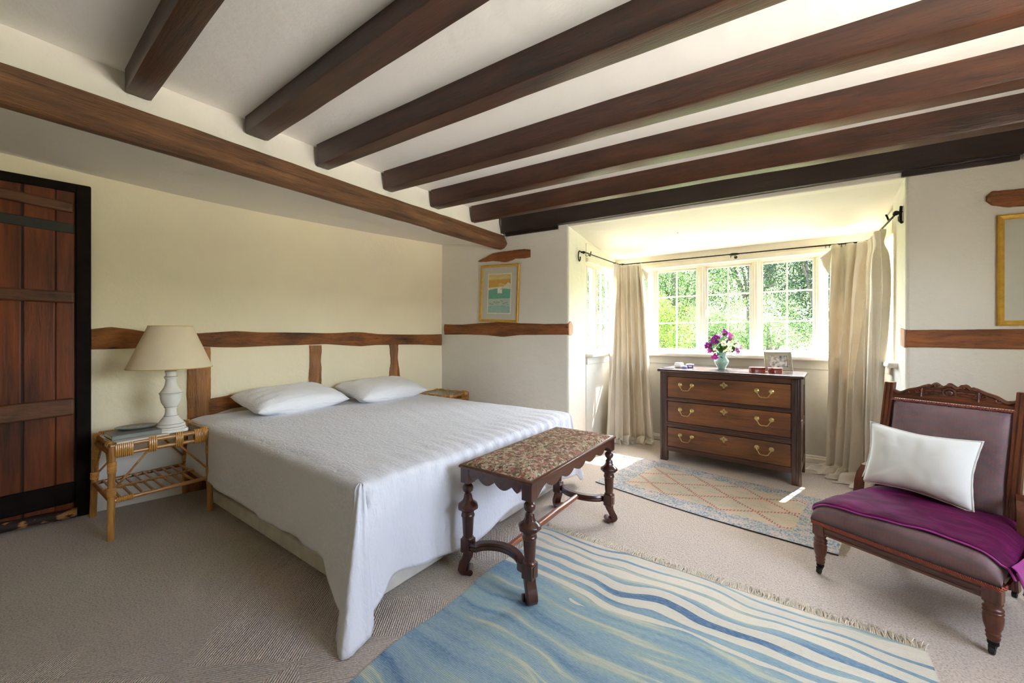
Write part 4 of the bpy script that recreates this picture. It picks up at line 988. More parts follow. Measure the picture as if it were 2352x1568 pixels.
for i in range(n1+1):
    row = []
    for j in range(n2+1):
        u, v = 2*i/n1-1, 2*j/n2-1; e = (max(0, 1-abs(u)**10)*max(0, 1-abs(v)**6))**.5
        row.append((v*(BXh-.011), u*(BYh-.011), .541+.030*e+.0022*noise2(u*60, v*24, 3)))
    g.append(row)
b.grid(g); b.build('seat_cushion', M['tapestry'], bench)
for sy in (-1, 1):
    b = MB(); pts = []
    for k in range(25):
        t = k/24; x = lerp(-LX+.02, LX-.02, t); q = math.sin(math.pi*t)
        y = sy*(LY-.075*min(1, max(0, (q-.28)/.72)**.6 if q > .28 else 0)); pts.append((x, y, .142+.006*q))
    prof = [(.017, -.018), (.020, -.008), (.014, 0), (.020, .008), (.015, .018), (-.015, .018), (-.020, .008), (-.014, 0), (-.020, -.008), (-.017, -.018)]
    b.sweep(pts, prof); b.build('end_stretcher', M['mahogany'], bench)
b = MB(); ys = np.linspace(-LY+.075, LY-.075, 21); b.tube([(0, y, .148) for y in ys], [.0145+.004*math.sin(math.pi*k/20) for k in range(21)], 16); b.build('long_stretcher', M['stretcher'], bench)

# ------------------------------------------------------------------ rugs
b = MB(); g = []
for i in range(41):
    g.append([(lerp(-1.255+.012*math.sin(j*.5), .408, i/40), lerp(-.55, 2.135, j/60), .0035) for j in range(61)])
b.grid(g); b.box((-1.25, -.545, .0005), (.405, 2.13, .003)); rug = b.build('blue_rug', M['blue_rug'], smooth=False)
tag(rug, 'pale blue flat-woven rug with wavy cream stripes in the foreground', 'rug')
b = MB(); rr = random.Random(9)
for k in range(430):
    x = lerp(-1.245, .40, k/429)+rr.uniform(-.003, .003); y = 2.132; l = rr.uniform(.035, .065); a = rr.uniform(-.6, .6); c2 = rr.uniform(-.6, .6); h = rr.uniform(.004, .012)
    b.tube([(x, y-.004, .004), (x+a*l*.3, y+l*.4, h), (x+a*l*.5+c2*.01, y+l*.8, h*.8), (x+a*l*.6+c2*.02, y+l, .003)], .0021, 4)
o = b.build('fringe', M['fringe'], rug); o['kind'] = 'stuff'
kil = empty('kilim_rug', (-1.317, 3.017, 0), R(-9.0), 'faded red and blue kilim with diamond lattice in front of the chest', 'rug')
def ky(u, v): return v-.035*math.sin(math.pi*min(1, u/1.53))*(1-v/.87)
b = MB(); g = [[(u, ky(u, v), .004) for v in np.linspace(0, .86, 30)] for u in np.linspace(0, 1.53, 50)]
b.grid(g); b.grid([[(p[0], p[1], .0005) for p in r] for r in g]); b.build('woven_field', M['kilim'], kil, smooth=False)
b = MB(); b.tube([(u, ky(u, 0)-.001, .004) for u in np.linspace(0, 1.53, 40)], .0032, 6); b.build('bound_edge', M['kilim_edge'], kil)
b = MB()
for k in range(110):
    y = .86*k/109; l = rr.uniform(.02, .04); b.tube([(1.528, y, .004), (1.53+l*.5, y+rr.uniform(-.006, .006), .005), (1.53+l, y+rr.uniform(-.012, .012), .003)], .0016, 4)
o = b.build('fringe', M['fringe'], kil); o['kind'] = 'stuff'
# ------------------------------------------------------------------ chest of drawers
CW, CDp = 1.10, .47
ch = empty('chest_of_drawers', (-.505, 3.895, 0), R(-4), 'dark oak chest of three long drawers with brass handles in the bay', 'chest of drawers')
# local frame: x along the front, y=0 at the front, back towards +y
hx = CW/2
for sx in (-1, 1):
    b = MB(); b.box((sx*hx, 0, 0), (sx*(hx-.065), .05, .845)); 
    for k in (.018, .033): b.box((sx*(hx-k-.004), -.004, .02), (sx*(hx-k+.002), .01, .845))
    b.build('front_stile', M['chest_z'], ch, bevel=.005, seg=3)
    b = MB(); b.box((sx*hx, CDp-.05, 0), (sx*(hx-.05), CDp, .845)); b.build('back_stile', M['chest_z'], ch, bevel=.004)
    b = MB(); b.box((sx*(hx-.008), .045, .11), (sx*(hx-.022), CDp-.045, .84))
    for z in (.12, .45, .79): b.box((sx*(hx-.002), .045, z-.02), (sx*(hx-.012), CDp-.045, z+.05))
    b.build('side_panel', M['chest'], ch, bevel=.003)
b = MB(); b.box((-hx-.02, -.03, .848), (hx+.02, CDp, .873)); o = b.build('top', M['chest_top'], ch, bevel=.008, seg=3)
b = MB(); 
for z0, z1 in ((.805, .848), (.573, .605), (.325, .372), (.095, .138)): b.box((-hx+.06, .004, z0), (hx-.06, .05, z1)); 
build_each(b, 'front_rail', M['chest'], ch, bevel=.003)
b = MB()
for z in (.589, .348): b.box((-hx+.06, -.004, z-.008), (hx-.06, .01, z+.008))
build_each(b, 'rail_moulding', M['chest'], ch, bevel=.004)
b = MB(); b.box((-hx+.05, .06, .12), (hx-.05, CDp-.01, .83)); b.build('carcase', M['chest'], ch, smooth=False)
for i, (z0, z1) in enumerate(((.608, .80), (.376, .568), (.141, .32))):
    b = MB(); b.box((-hx+.068, .006, z0), (hx-.068, .055, z1)); dr = b.build('drawer', M['drawer'], ch, bevel=.002, seg=1)
    zc = (z0+z1)/2
    for hxp in (-.315, .30):
        b = MB(); zz = zc+.028
        for s in (-1, 1): b.lathe([(.019, 0), (.019, .0025), (.014, .004), (.006, .012), (.0055, .016), (.001, .018)], 14)
        b = MB()
        for s in (-1, 1):
            c = Vector((hxp+s*.052, .006, zz)); pts = []
            for r, h in ((.001, .0), (.0185, .0), (.0185, .003), (.013, .005), (.006, .011), (.0065, .017), (.001, .019)):
                pts.append([tuple(c+Vector((r*math.cos(a), -h, r*math.sin(a)))) for a in [2*math.pi*q/14 for q in range(14)]])
            b.grid(pts, closev=True, caps=True)
        b.tube([(hxp-.052, -.011, zz), (hxp-.050, -.016, zz-.014), (hxp-.038, -.02, zz-.030), (hxp-.030, -.021, zz-.046), (hxp-.014, -.022, zz-.051), (hxp, -.022, zz-.049), (hxp+.014, -.022, zz-.051), (hxp+.030, -.021, zz-.046), (hxp+.038, -.02, zz-.030), (hxp+.050, -.016, zz-.014), (hxp+.052, -.011, zz)], .0035, 8)
        b.build('swan_neck_handle', M['brass'], dr)
    b = MB(); zk = zc+.052
    oct_ = [(-.034, 0), (-.022, .010), (-.013, .011), (-.008, .020), (0, .028), (.008, .020), (.013, .011), (.022, .010), (.034, 0), (.022, -.010), (.013, -.011), (.008, -.022), (0, -.034), (-.008, -.022), (-.013, -.011), (-.022, -.010)]
    b.prism([(x, zk+z) for x, z in oct_], .0035, .0065, 'y'); es = b.build('escutcheon', M['brass'], dr, bevel=.0008, seg=1)
    b = MB(); b.box((-.0015, .002, zk-.012), (.0015, .0034, zk+.004)); b.ball((0, .0028, zk+.004), .0035, 8, (1, .2, 1)); b.build('keyhole', M['black'], es)
    b = MB(); b.ball((.0, .002, zc+.006), .020, 14, (1.15, .35, .42)); b.build('lock_knob', M['drawer'], dr)

def onchest(x, y): v = Matrix.Rotation(R(-4), 3, 'Z')@Vector((x, y, 0)); return (ch.location.x+v.x, ch.location.y+v.y, .8735)
def wchest(X, Y): return (X, Y, .8735)
vase = MB(); k = .92
vase.lathe([(.030*k, 0), (.034*k, .004), (.044*k, .022), (.062*k, .048), (.069*k, .068), (.067*k, .082), (.055*k, .098), (.042*k, .110), (.038*k, .122), (.041*k, .138), (.046*k, .156), (.044*k, .156), (.036*k, .13), (.034*k, .11), (.055*k, .08), (.03*k, .02), (.001, .015)], 40, caps=False)
v = vase.build('vase', M['celadon']); v.location = wchest(-.565, 4.22); tag(v, 'pale green ceramic vase of flowers on the oak chest', 'vase')
VX, VY, VZ = v.location
def leafmesh(b, p, d, L, w, droop=.3, up=(0, 0, 1)):
    p = Vector(p); d = unit(d); s = d.cross(Vector(up)); s = s.normalized() if s.length > .05 else Vector((1, 0, 0)); g = []
    for i in range(9):
        t = i/8; c = p+d*L*t+Vector((0, 0, -droop*L*t*t)); ww = w*math.sin(math.pi*min(.995, max(.03, t))**.8)*.5; n = s.cross(d)
        g.append([tuple(c-s*ww+n*ww*.25), tuple(c), tuple(c+s*ww+n*ww*.25)])
    b.grid(g)
def blossom(parent, c, d, r, mat, seed, centre='yellow'):
    rng = random.Random(seed); d = unit(d); a = d.cross(Vector((.2, .3, 1))).normalized(); e = d.cross(a); b = MB(); c = Vector(c)
    for k in range(6):
        th = 2*math.pi*k/6+rng.uniform(-.15, .15); o = a*math.cos(th)+e*math.sin(th); L = r*(1 if k % 2 else .85)*rng.uniform(.9, 1.1); s = o.cross(d); g = []
        for i in range(7):
            t = i/6; p = c+o*L*math.sin(t*1.25)+d*L*(.75*t-.45*t*t); w = L*.42*math.sin(math.pi*min(.96, .08+t*.86))**.7*.8
            g.append([tuple(p-s*w+d*w*.25), tuple(p), tuple(p+s*w+d*w*.25)])
        b.grid(g)
    fl = b.build('petals', M[mat], parent, auto=0)
    b = MB(); b.ball(tuple(c+d*r*.15), r*.14, 8)
    for k in range(5):
        th = 2*math.pi*k/5; o = a*math.cos(th)+e*math.sin(th); b.tube([tuple(c), tuple(c+d*r*.5+o*r*.15)], r*.025, 4)
    b.build('stamens', M[centre], fl)
rv = Vector((math.cos(math.atan(649/910)), math.sin(math.atan(649/910)), 0)); fv = Vector((rv.y, -rv.x, 0))   # across the bouquet / towards the room
fl_defs = [  # across, height above rim, towards room, radius, colour, label
    (-.135, .075, .02, .040, 'petal_purple', 'purple flower at the far left of the bouquet'),
    (-.125, .030, .03, .030, 'petal_pink', 'pink-purple flower just under the leftmost purple bloom'),
    (-.095, -.02, .06, .036, 'petal_pink', 'magenta flower drooping lowest, at the lower left of the vase mouth'),
    (-.085, .120, .03, .042, 'petal_purple', 'deep purple flower high on the left of the bouquet'),
    (-.055, .150, .0, .038, 'petal_purple', 'deep purple flower behind the high left bloom'),
    (-.020, .100, .07, .034, 'petal_white', 'white flower with a yellow heart in the middle of the bouquet'),
    (.025, .195, .0, .042, 'petal_purple', 'deep purple flower at the very top of the bouquet'),
    (.062, .175, .02, .038, 'petal_pink', 'mauve-pink flower just right of the topmost bloom'),
    (.050, .140, .04, .030, 'petal_purple', 'small purple flower below the topmost bloom'),
    (-.012, .165, -.02, .030, 'petal_lilac', 'pale lilac flower between the two highest groups of blooms'),
    (.125, .095, .02, .036, 'petal_lilac', 'pale lilac flower on the right beside the lime leaves'),
    (.105, .030, .06, .038, 'petal_purple', 'purple flower at the lower right of the bouquet'),
    (.165, .055, .02, .036, 'petal_pink', 'pink flower reaching furthest to the right'),
    (.075, .125, -.02, .024, 'petal_white', 'small white blossom at the upper right of the bouquet'),
]
Zr = VZ+.142
for i, (a, h, f, r, mat, lab) in enumerate(fl_defs):
    tip = Vector((VX, VY, Zr))+rv*a+fv*f+Vector((0, 0, h)); root = Vector((VX, VY, Zr-.05))+rv*a*.12+fv*f*.1
    e = empty('flower', tuple(root), 0, lab, 'flower', 'flowers in the pale green vase')
    def ff():
        rng = random.Random(i); b = MB(); mid = root.lerp(tip, .55)+Vector((0, 0, .02+abs(a)*.15)); b.tube([tuple(root), tuple(Vector((VX, VY, Zr))+rv*a*.2+fv*f*.2), tuple(mid), tuple(tip)], .0018, 6); b.build('stem', M['stem'])
        d = (rv*a*3+fv*(.5+f*3)+Vector((0, 0, .25 if h > 0 else -.3)))
        blossom(None, tip, d, r, mat, i)
        b = MB()
        for k in range(3):
            q = root.lerp(tip, .45+.2*k); leafmesh(b, tuple(q+Vector((0, 0, .01))), rv*(a*4+rng.uniform(-.6, .6))+fv*rng.uniform(-.3, .9)+Vector((0, 0, rng.uniform(.1, .9))), rng.uniform(.06, .10), rng.uniform(.022, .034), .35)
        b.build('leaf', M['leaf'], auto=0)
    inwin(e, ff)
for (lab, ls) in (('spray of broad dark green leaves filling the mouth of the vase', [(-.5, .5, .8, .11, .034), (-.9, .3, .4, .10, .03), (-.25, .7, .9, .10, .03), (.2, .4, 1.1, .14, .034), (.0, .2, 1.2, .15, .032), (.9, .8, .1, .12, .036), (.6, .5, .5, .10, .03), (-.7, .6, .2, .09, .03), (.3, .8, .5, .09, .03)]), ('lime green leaves on the right side of the bouquet', [(.75, .2, .75, .13, .035), (.85, .1, .55, .14, .035), (.6, .2, .9, .14, .03)])):
    e = empty('foliage_spray', (VX, VY, Zr-.03), 0, lab, 'leaves')
    def fl2():
        b = MB(); bs = MB()
        for (x, f, z, L, w) in ls:
            d = rv*x+fv*f*.6+Vector((0, 0, z)); s = Vector((VX, VY, Zr-.02)); q = s+unit(d)*(.03 if 'broad' in lab else .06); bs.tube([tuple(s), tuple(q)], .0016, 5); leafmesh(b, tuple(q), d, L, w*1.25, .25)
        b.build('leaf', M['leaf'] if 'broad' in lab else M['leaf_lime'], auto=0); bs.build('stem', M['stem'])
    inwin(e, fl2)
# photo frame standing on the chest
e = empty('photo_frame', wchest(-.112, 4.17), R(24), 'small silvered photo frame leaning back on the right of the chest top', 'photo frame')
W2, H2, fw = .105, .088, .036; b = MB(); g = []
for (u, w) in ((-1, -1), (1, -1), (1, 1), (-1, 1)): g.append([(u*(W2-kk), -q, H2+w*(H2-kk)) for kk, q in ((0, .0), (0, .014), (.006, .018), (fw*.8, .010), (fw, .012), (fw, .0))])
b.grid(g, closeu=True, closev=True); fr = b.build('frame', M['silver_frame'], e, auto=25)
b = MB(); b.box((-W2+fw-.002, -.006, fw-.002), (W2-fw+.002, -.003, 2*H2-fw+.002)); t = NT('old_photo'); pm = t.fin(t.ramp(t.noise(34, 4), [(.35, srgb(60, 62, 58)), (.5, srgb(150, 146, 132)), (.62, srgb(206, 196, 176))]), .3); pic = b.build('photograph', pm, e, smooth=False)
b = MB(); b.box((-W2+.006, -.002, .006), (W2-.006, .002, 2*H2-.006)); bk = b.build('backing', M['black'], e)
b = MB(); b.box((-.02, .075, .004), (.02, .079, .12)); st_ = b.build('strut', M['black'], e)
e.rotation_euler = (0, 0, R(20))
for o in (fr, pic, bk): o.rotation_euler = (R(-14), 0, 0); o.location = (0, 0, .003)
st_.rotation_euler = (R(14), 0, 0); st_.location = (0, 0, 0)
for X, Y, w, lab in ((-.265, 4.04, .062, 'longer red lacquer box, left of the pair on the chest'), (-.135, 4.05, .050, 'shorter red lacquer box in front of the photo frame')):
    e = empty('lacquer_box', wchest(X, Y), R(30), lab, 'box'); P_ = lambda r: [(r*w*math.copysign(abs(math.cos(a))**.6, math.cos(a)), r*.042*math.copysign(abs(math.sin(a))**.6, math.sin(a))) for a in [2*math.pi*q/28 for q in range(28)]]
    b = MB(); b.prism(P_(.97), 0, .028); b.build('box', M['lacquer'], e, bevel=.002); b = MB(); b.prism(P_(1.0), .0285, .044); b.build('lid', M['lacquer'], e, bevel=.005, seg=3)
e = empty('china_pot', wchest(-.925, 4.13), 0, 'white lidded china pot, leftmost on the chest', 'pot')
b = MB(); b.lathe([(.030, 0), (.042, .003), (.045, .014), (.044, .03), (.038, .034)], 28); b.build('pot', M['china_white'], e)
b = MB(); b.lathe([(.038, .0345), (.041, .037), (.041, .046), (.030, .051), (.001, .053)], 28); b.build('lid', M['china_white'], e); b = MB(); b.torus((0, 0, .0415), .0405, .0012, n=28); b.build('rim_line', M['black'], e)
e = empty('china_box', wchest(-.86, 4.06), 0, 'tiny lilac china box between the white pot and the blue one', 'box')
b = MB(); b.lathe([(.022, 0), (.024, .003), (.024, .018)], 24); b.build('box', M['china_lilac'], e); b = MB(); b.lathe([(.0245, .0185), (.0245, .024), (.001, .028)], 24); b.build('lid', M['china_white'], e)
e = empty('china_box', wchest(-.835, 4.17), 0, 'round cobalt and white china box left of the vase', 'box')
b = MB(); b.lathe([(.034, 0), (.036, .003), (.036, .030)], 28); b.build('box', M['china_blue'], e); b = MB(); b.lathe([(.037, .0305), (.037, .037), (.001, .042)], 28); b.build('lid', M['china_white'], e)
b = MB(); a0 = math.atan2(-1, .3); b.grid([[(.0366*math.cos(a0+q), .0366*math.sin(a0+q), z) for z in (.008, .024)] for q in np.linspace(-.45, .45, 9)]); b.build('label_panel', M['petal_white'], e)
b = MB(); b.box((-.06, -.035, 0), (.05, .03, .004)); o = b.build('dark_mat', plain('plum_cloth', srgb(84, 48, 62), .8), bevel=.001); o.location = wchest(-1.0, 4.02); o.name = 'cloth_mat'; tag(o, 'small plum coloured mat at the left end of the chest top', 'mat')

# ------------------------------------------------------------------ curtain rail and curtains
rail = empty('curtain_rail', (-.58, 4.5, 2.0), 0, 'thin black iron curtain rail bent round the bay with scroll ends', 'curtain rail')
RP = [(-1.715, 3.66, 2.025), (-1.66, 4.50, 2.012), (.525, 4.50, 1.992), (.560, 3.74, 2.02)]
def frl():
    b = MB(); b.tube(RP[:2], .0065, 8); b.tube(RP[1:3], .0065, 8); b.tube(RP[2:], .0065, 8); build_each(b, 'rod', M['iron'])
    b = MB()
    for c, d in ((RP[1], (1, .3, 0)), (RP[2], (1, -.3, 0))):
        c = Vector(c); d = unit(d)
        b.tube([tuple(c-d*.05), tuple(c-d*.03), tuple(c), tuple(c+d*.03), tuple(c+d*.06)], [.008, .015, .012, .016, .008], 10)
    c = Vector((-.49, 4.50, 2.0)); b.tube([tuple(c-Vector((.045, 0, 0))), tuple(c-Vector((.02, 0, 0))), tuple(c+Vector((.02, 0, 0))), tuple(c+Vector((.05, 0, 0)))], [.006, .014, .012, .006], 10); b.tube([tuple(c), (c.x, 4.60, c.z-.005), (c.x, 4.635, c.z-.01)], .006, 8); b.ball((c.x, 4.63, c.z-.01), .016, 10); b.torus((c.x-.03, 4.5, c.z-.02), .011, .002, (1, 0, 0)); b.build('joint', M['iron'])
    b = MB(); c = Vector((-1.755, 3.66, 2.025))
    sp = [(c.x, c.y-.0, c.z+.01)]; 
    for k in range(26):
        a = math.pi*.45+k/25*math.pi*1.6; r = .052-.030*max(0, (k-9)/16); sp.append((c.x, c.y-.03+.028*math.cos(a)*r/.05, c.z-.045+r*1.1*math.sin(a)))
    b.tube(sp, .0065, 8); b.tube([(c.x, c.y, c.z+.006), (c.x+.045, c.y+.005, c.z)], .009, 8); b.tube([(c.x+.04, c.y+.10, c.z-.012), (c.x+.04, c.y+.13, c.z-.018), (c.x+.04, c.y+.145, c.z+.005), (c.x+.04, c.y+.15, c.z+.032)], .006, 8); b.ball((c.x+.02, c.y+.02, c.z+.004), .015, 10); b.torus((c.x+.04, c.y+.06, c.z-.012), .018, .002, (0, 1, 0)); b.build('scroll_bracket', M['iron'])
    b = MB(); c = Vector((.597, 3.73, 2.02)); b.tube([(c.x, c.y, c.z+.045), (c.x-.006, c.y, c.z+.052), (c.x-.010, c.y, c.z), (c.x-.010, c.y, c.z-.05), (c.x-.004, c.y+.0, c.z-.058), (c.x-.012, c.y+.02, c.z-.04), (c.x-.012, c.y+.02, c.z-.01)], .009, 8); b.tube([(c.x, c.y, c.z+.02), (c.x-.045, c.y+.012, c.z)], .010, 8); b.ball((c.x-.03, c.y+.01, c.z+.012), .017, 10); b.tube([(c.x-.045, c.y+.04, c.z-.012), (c.x-.06, c.y+.07, c.z-.018), (c.x-.065, c.y+.08, c.z+.008), (c.x-.07, c.y+.09, c.z+.026)], .006, 8); b.build('scroll_bracket', M['iron'])
    for rng_, p, q in ((5, RP[0], RP[1]), (3, RP[1], RP[2]), (11, RP[2], RP[1])):
        for k in range(rng_):
            t = {5: .83+.035*k, 3: .03+.03*k, 11: .012+.0125*k}[rng_]; c = Vector(p).lerp(Vector(q), t); d = (Vector(q)-Vector(p))
            b = MB(); b.torus(tuple(c-Vector((0, 0, .006))), .0125, .0019, tuple(d), 14, 5); b.torus(tuple(c-Vector((0, 0, .023))), .005, .0012, (0, 0, 1) if k % 2 else (1, 1, 0), 8, 4); b.build('curtain_ring', M['iron'])
inwin(rail, frl)
def curtain(paths, zs, npl, amp, seed, label, name='curtain', pool=None, flap=None, NU=220):
    """paths: plan polylines at heights zs (top to bottom); pleated"""
    e = empty(name, (paths[0][1][0], paths[0][1][1], 0), 0, label, 'curtain')
    NZ = 70; g = []; zt_, zb = zs[0], zs[-1]
    ph = [0]; rg = random.Random(seed); 
    for k in range(NU): ph.append(ph[-1]+(1+.45*math.sin(k*.13+seed)+.3*math.sin(k*.31+seed*2)))
    ph = [p/ph[-1] for p in ph]
    for iz in range(NZ+1):
        z = lerp(zt_, zb, iz/NZ); k = 0
        while k < len(zs)-2 and z < zs[k+1]: k += 1
        t = (zs[k]-z)/(zs[k]-zs[k+1]); t = t*t*(3-2*t) if 0 else t
        row = []; f = iz/NZ
        base = [pl(paths[k], u/NU).lerp(pl(paths[k+1], u/NU), t) for u in range(NU+1)]
        for u in range(NU+1):
            a, c = base[max(0, u-3)], base[min(NU, u+3)]; tn = (c-a).normalized(); n = Vector((tn.y, -tn.x))
            if n.dot(Vector((0, -1))) < 0 and abs(tn.x) > abs(tn.y): n = -n
            p = ph[u]*npl*2*math.pi; pinch = math.exp(-((f-.045)/.03)**2)
            w = math.sin(p)+.28*math.sin(2*p+seed)+.22*math.sin(.5*p+1+f*2)
            hd = .6+.4*min(1, f*6)
            o = amp*hd*(1-.5*pinch)*w*(1+.25*math.sin(f*4+p*.2)); side = .35*amp*math.cos(p*1.0+.5)*min(1, f*3)
            o += .006*noise2(u*.22, f*14, seed)*min(1, f*3)
            q = base[u]+n*o+tn*side; row.append((q.x, q.y, z+.0))
        g.append(row)
    if pool:
        px, py, spread = pool; last = g[-1]
        for j in range(1, 15):
            t = j/14; row = []
            for u in range(NU+1):
                x, y, z = last[u]; s = u/NU; dx = px(s)*t; dy = py(s)*t
                wv = .020*(1+math.sin(ph[u]*npl*2*math.pi*.45+j*.55+seed))*math.sin(math.pi*min(1, t*1.05))
                hz = .012+.055*math.exp(-((t-.25)/.25)**2)*(.6+.4*math.sin(s*23+seed))+.030*abs(math.sin(t*7+s*12+seed))*(1-t)
                row.append((x+dx+.006*math.sin(j*.7+s*14), y+dy+.006*math.sin(j*.8+s*11), max(.006, hz*(1-.8*t)+wv)))
            g.append(row)
    b = MB(); b.grid(g); o = b.build('cloth', M['curtain'], e, auto=0); o.matrix_parent_inverse = Matrix.Translation(-e.location)
    s = o.modifiers.new('thick', 'SOLIDIFY'); s.thickness = .0025
    b = MB(); hdr = [[(p[0], p[1]-.004*0, p[2]) for p in g[k]] for k in (0, 1)]
    b.grid([[(x, y, z+.0) for x, y, z in hdr[0]], [(x, y, z+.012) for x, y, z in hdr[0]]]); h = b.build('heading', M['curtain'], e, auto=0); h.matrix_parent_inverse = Matrix.Translation(-e.location)
    if flap:
        p, q, r = flap; b = MB(); gg = []
        for i in range(9):
            t = i/8; gg.append([tuple(Vector(p).lerp(Vector(q), t).lerp(Vector(r).lerp(Vector(p).lerp(Vector(q), t), t*.2), s_*(1-.25*t))+Vector((0, -.01*math.sin(3*s_), 0))) for s_ in np.linspace(0, 1, 6)])
        b.grid(gg); f_ = b.build('turned_back_corner', M['curtain'], e, auto=0); f_.matrix_parent_inverse = Matrix.Translation(-e.location); s = f_.modifiers.new('thick', 'SOLIDIFY'); s.thickness = .004
    return e
curtain([[(-1.655, 4.29), (-1.64, 4.42), (-1.56, 4.475), (-1.385, 4.475)], [(-1.67, 4.23), (-1.64, 4.36), (-1.52, 4.45), (-1.33, 4.465)], [(-1.68, 4.20), (-1.62, 4.33), (-1.50, 4.42), (-1.30, 4.455)], [(-1.69, 4.14), (-1.62, 4.24), (-1.48, 4.34), (-1.25, 4.45)]],
        [1.985, 1.5, .85, .05], 6.5, .038, 3, 'cream curtain hanging in the left corner of the bay', pool=(lambda s: .02*(s-.5), lambda s: -.05-.03*math.sin(3*s), 0), flap=((-1.40, 4.46, 1.955), (-1.335, 4.44, 1.78), (-1.30, 4.45, 1.86)))
curtain([[(.262, 4.475), (.43, 4.475), (.500, 4.42), (.525, 4.00)], [(.245, 4.46), (.40, 4.43), (.50, 4.34), (.535, 4.02)], [(.245, 4.45), (.40, 4.38), (.50, 4.27), (.52, 4.10)], [(.23, 4.44), (.37, 4.32), (.47, 4.20), (.51, 4.02)]],
        [1.975, 1.5, .85, .10], 7, .040, 8, 'cream curtain in the right corner of the bay, pooling on the carpet', pool=(lambda s: -.17*(1-s)**1.1-.06*s, lambda s: .02*(1-s)**3-.17*s**.7-.04, 0), flap=((.265, 4.46, 1.95), (.245, 4.43, 1.72), (.175, 4.44, 1.87)))

# ------------------------------------------------------------------ nursing chair
chair = empty('nursing_chair', (.358, 2.40, 0), R(-27), 'low carved nursing chair upholstered in mauve cloth with turned legs', 'chair')
FXc, = (.283,)
def tleg(x, y, castor=True):
    b = MB(); b.lathe([(.014, .045), (.017, .052), (.020, .060), (.017, .068), (.022, .074), (.018, .080), (.020, .088), (.025, .104), (.0275, .125), (.028, .142), (.024, .150), (.030, .156), (.024, .162), (.030, .169), (.024, .175), (.022, .182), (.026, .190), (.026, .196)], 22, (x, y, 0))
    b.box((x-.025, y-.025, .194), (x+.025, y+.025, .268)); l = b.build('leg', M['walnut'], chair, bevel=.003)
    b = MB(); b.lathe([(.013, .030), (.016, .036), (.016, .046), (.013, .05)], 14, (x, y, 0)); b.box((x-.009, y-.020, .020), (x+.009, y+.006, .034)); b.build('castor_cup', M['iron'], l)
    b = MB(); q = Vector((x, y-.012, .0145)); b.tube([(q.x-.008, q.y, q.z), (q.x+.008, q.y, q.z)], .0142, 16); b.build('castor', M['black'], l, bevel=.002)
tleg(-FXc, .0); tleg(FXc, .0)
for s in (-1, 1):
    b = MB(); pts = [(s*.225, .575, .03), (s*.226, .545, .12), (s*.228, .520, .22), (s*.230, .515, .32), (s*.232, .545, .52), (s*.235, .605, .74), (s*.237, .660, .930)]
    def prof(w, d): return [(-w, -d), (-w*.7, -d), (-w*.62, -d+.004), (-w*.35, -d+.004), (-w*.28, -d), (w*.28, -d), (w*.35, -d+.004), (w*.62, -d+.004), (w*.7, -d), (w, -d), (w, d), (-w, d)]
    g = []; 
    for i in range(25):
        t = i/24; p = pl(pts, t) if len(pts[0]) == 2 else None
        P3 = [Vector(q) for q in pts]; L = [0]
        for a, c in zip(P3, P3[1:]): L.append(L[-1]+(c-a).length)
        d = t*L[-1]; k = min(len(P3)-2, max(j for j in range(len(L)) if L[j] <= d+1e-9)); p = P3[k].lerp(P3[k+1], (d-L[k])/(L[k+1]-L[k])); w = .019 if t > .3 else lerp(.016, .019, t/.3)
        g.append([(p.x+a, p.y+c, p.z) for a, c in prof(w, .020)])
    b.grid(g, closev=True, caps=True); bp = b.build('back_post', M['walnut'], chair, auto=30)
    b = MB(); b.tube([(s*.225-.008, .575, .0145), (s*.225+.008, .575, .0145)], .0142, 16); b.build('castor', M['black'], bp, bevel=.002)
    # low scrolled arm support
    b = MB(); path = [(s*.250, .545, .475), (s*.262, .50, .482), (s*.272, .455, .470), (s*.280, .425, .435), (s*.284, .41, .39), (s*.284, .40, .34), (s*.284, .39, .27)]
    pr = [(-.020, -.008), (-.014, -.012), (-.008, -.009), (0, -.013), (.008, -.009), (.014, -.012), (.020, -.008), (.020, .008), (-.020, .008)]
    g = []
    P3 = [Vector(q) for q in path]
    for i, p in enumerate(P3):
        t_ = (P3[min(i+1, 6)]-P3[max(i-1, 0)]).normalized(); n_ = t_.cross(Vector((1, 0, 0))).normalized(); g.append([tuple(p+Vector((1, 0, 0))*a+n_*c) for a, c in pr])
    b.grid(g, closev=True, caps=True); b.build('arm_scroll', M['walnut'], chair, auto=30)
    b = MB(); b.sweep([(s*FXc, .02, .232), (s*.272, .27, .232), (s*.232, .52, .232)], [(-.012, -.028), (.012, -.028), (.014, -.01), (.012, .0), (.014, .012), (.012, .028), (-.012, .028)]); b.build('seat_rail', M['walnut_x'], chair)
b = MB(); b.sweep([(-FXc+.02, -.006, .232), (0, -.006, .232), (FXc-.02, -.006, .232)], [(-.012, -.03), (.014, -.03), (.014, -.02), (.011, -.017), (.011, -.012), (.014, -.009), (.014, .003), (.011, .006), (.011, .010), (.014, .013), (.014, .03), (-.012, .03)]); b.build('seat_rail', M['walnut_x'], chair)
b = MB(); b.box((-.23, .505, .20), (.23, .53, .262)); b.build('seat_rail', M['walnut_x'], chair)
def seat_pt(u, v):
    """u -1..1 across, v 0..1 front to back; top height"""
    hwd = lerp(.305, .255, v); x = u*hwd; y = -.028+v*.56
    z = .362+.020*(1-u*u)*math.sin(math.pi*min(1, .25+v*.7))
    ex = max(0, (abs(u)-.80)/.20); ey = max(0, (.13-v)/.13); z -= .030*ex**2+.028*ey**2
    return x, y, z
b = MB(); g = []
for i in range(49):
    u = -1+2*i/48; row = []
    x, y, z = seat_pt(u, 0); 
    for k in range(7):
        q = k/6; row.append((x*(1+.0*q), y-.010*math.sin(math.pi*q)+(.004), lerp(.262, z, q)))
    for j in range(1, 27): row.append(seat_pt(u, j/26))
    g.append(row)
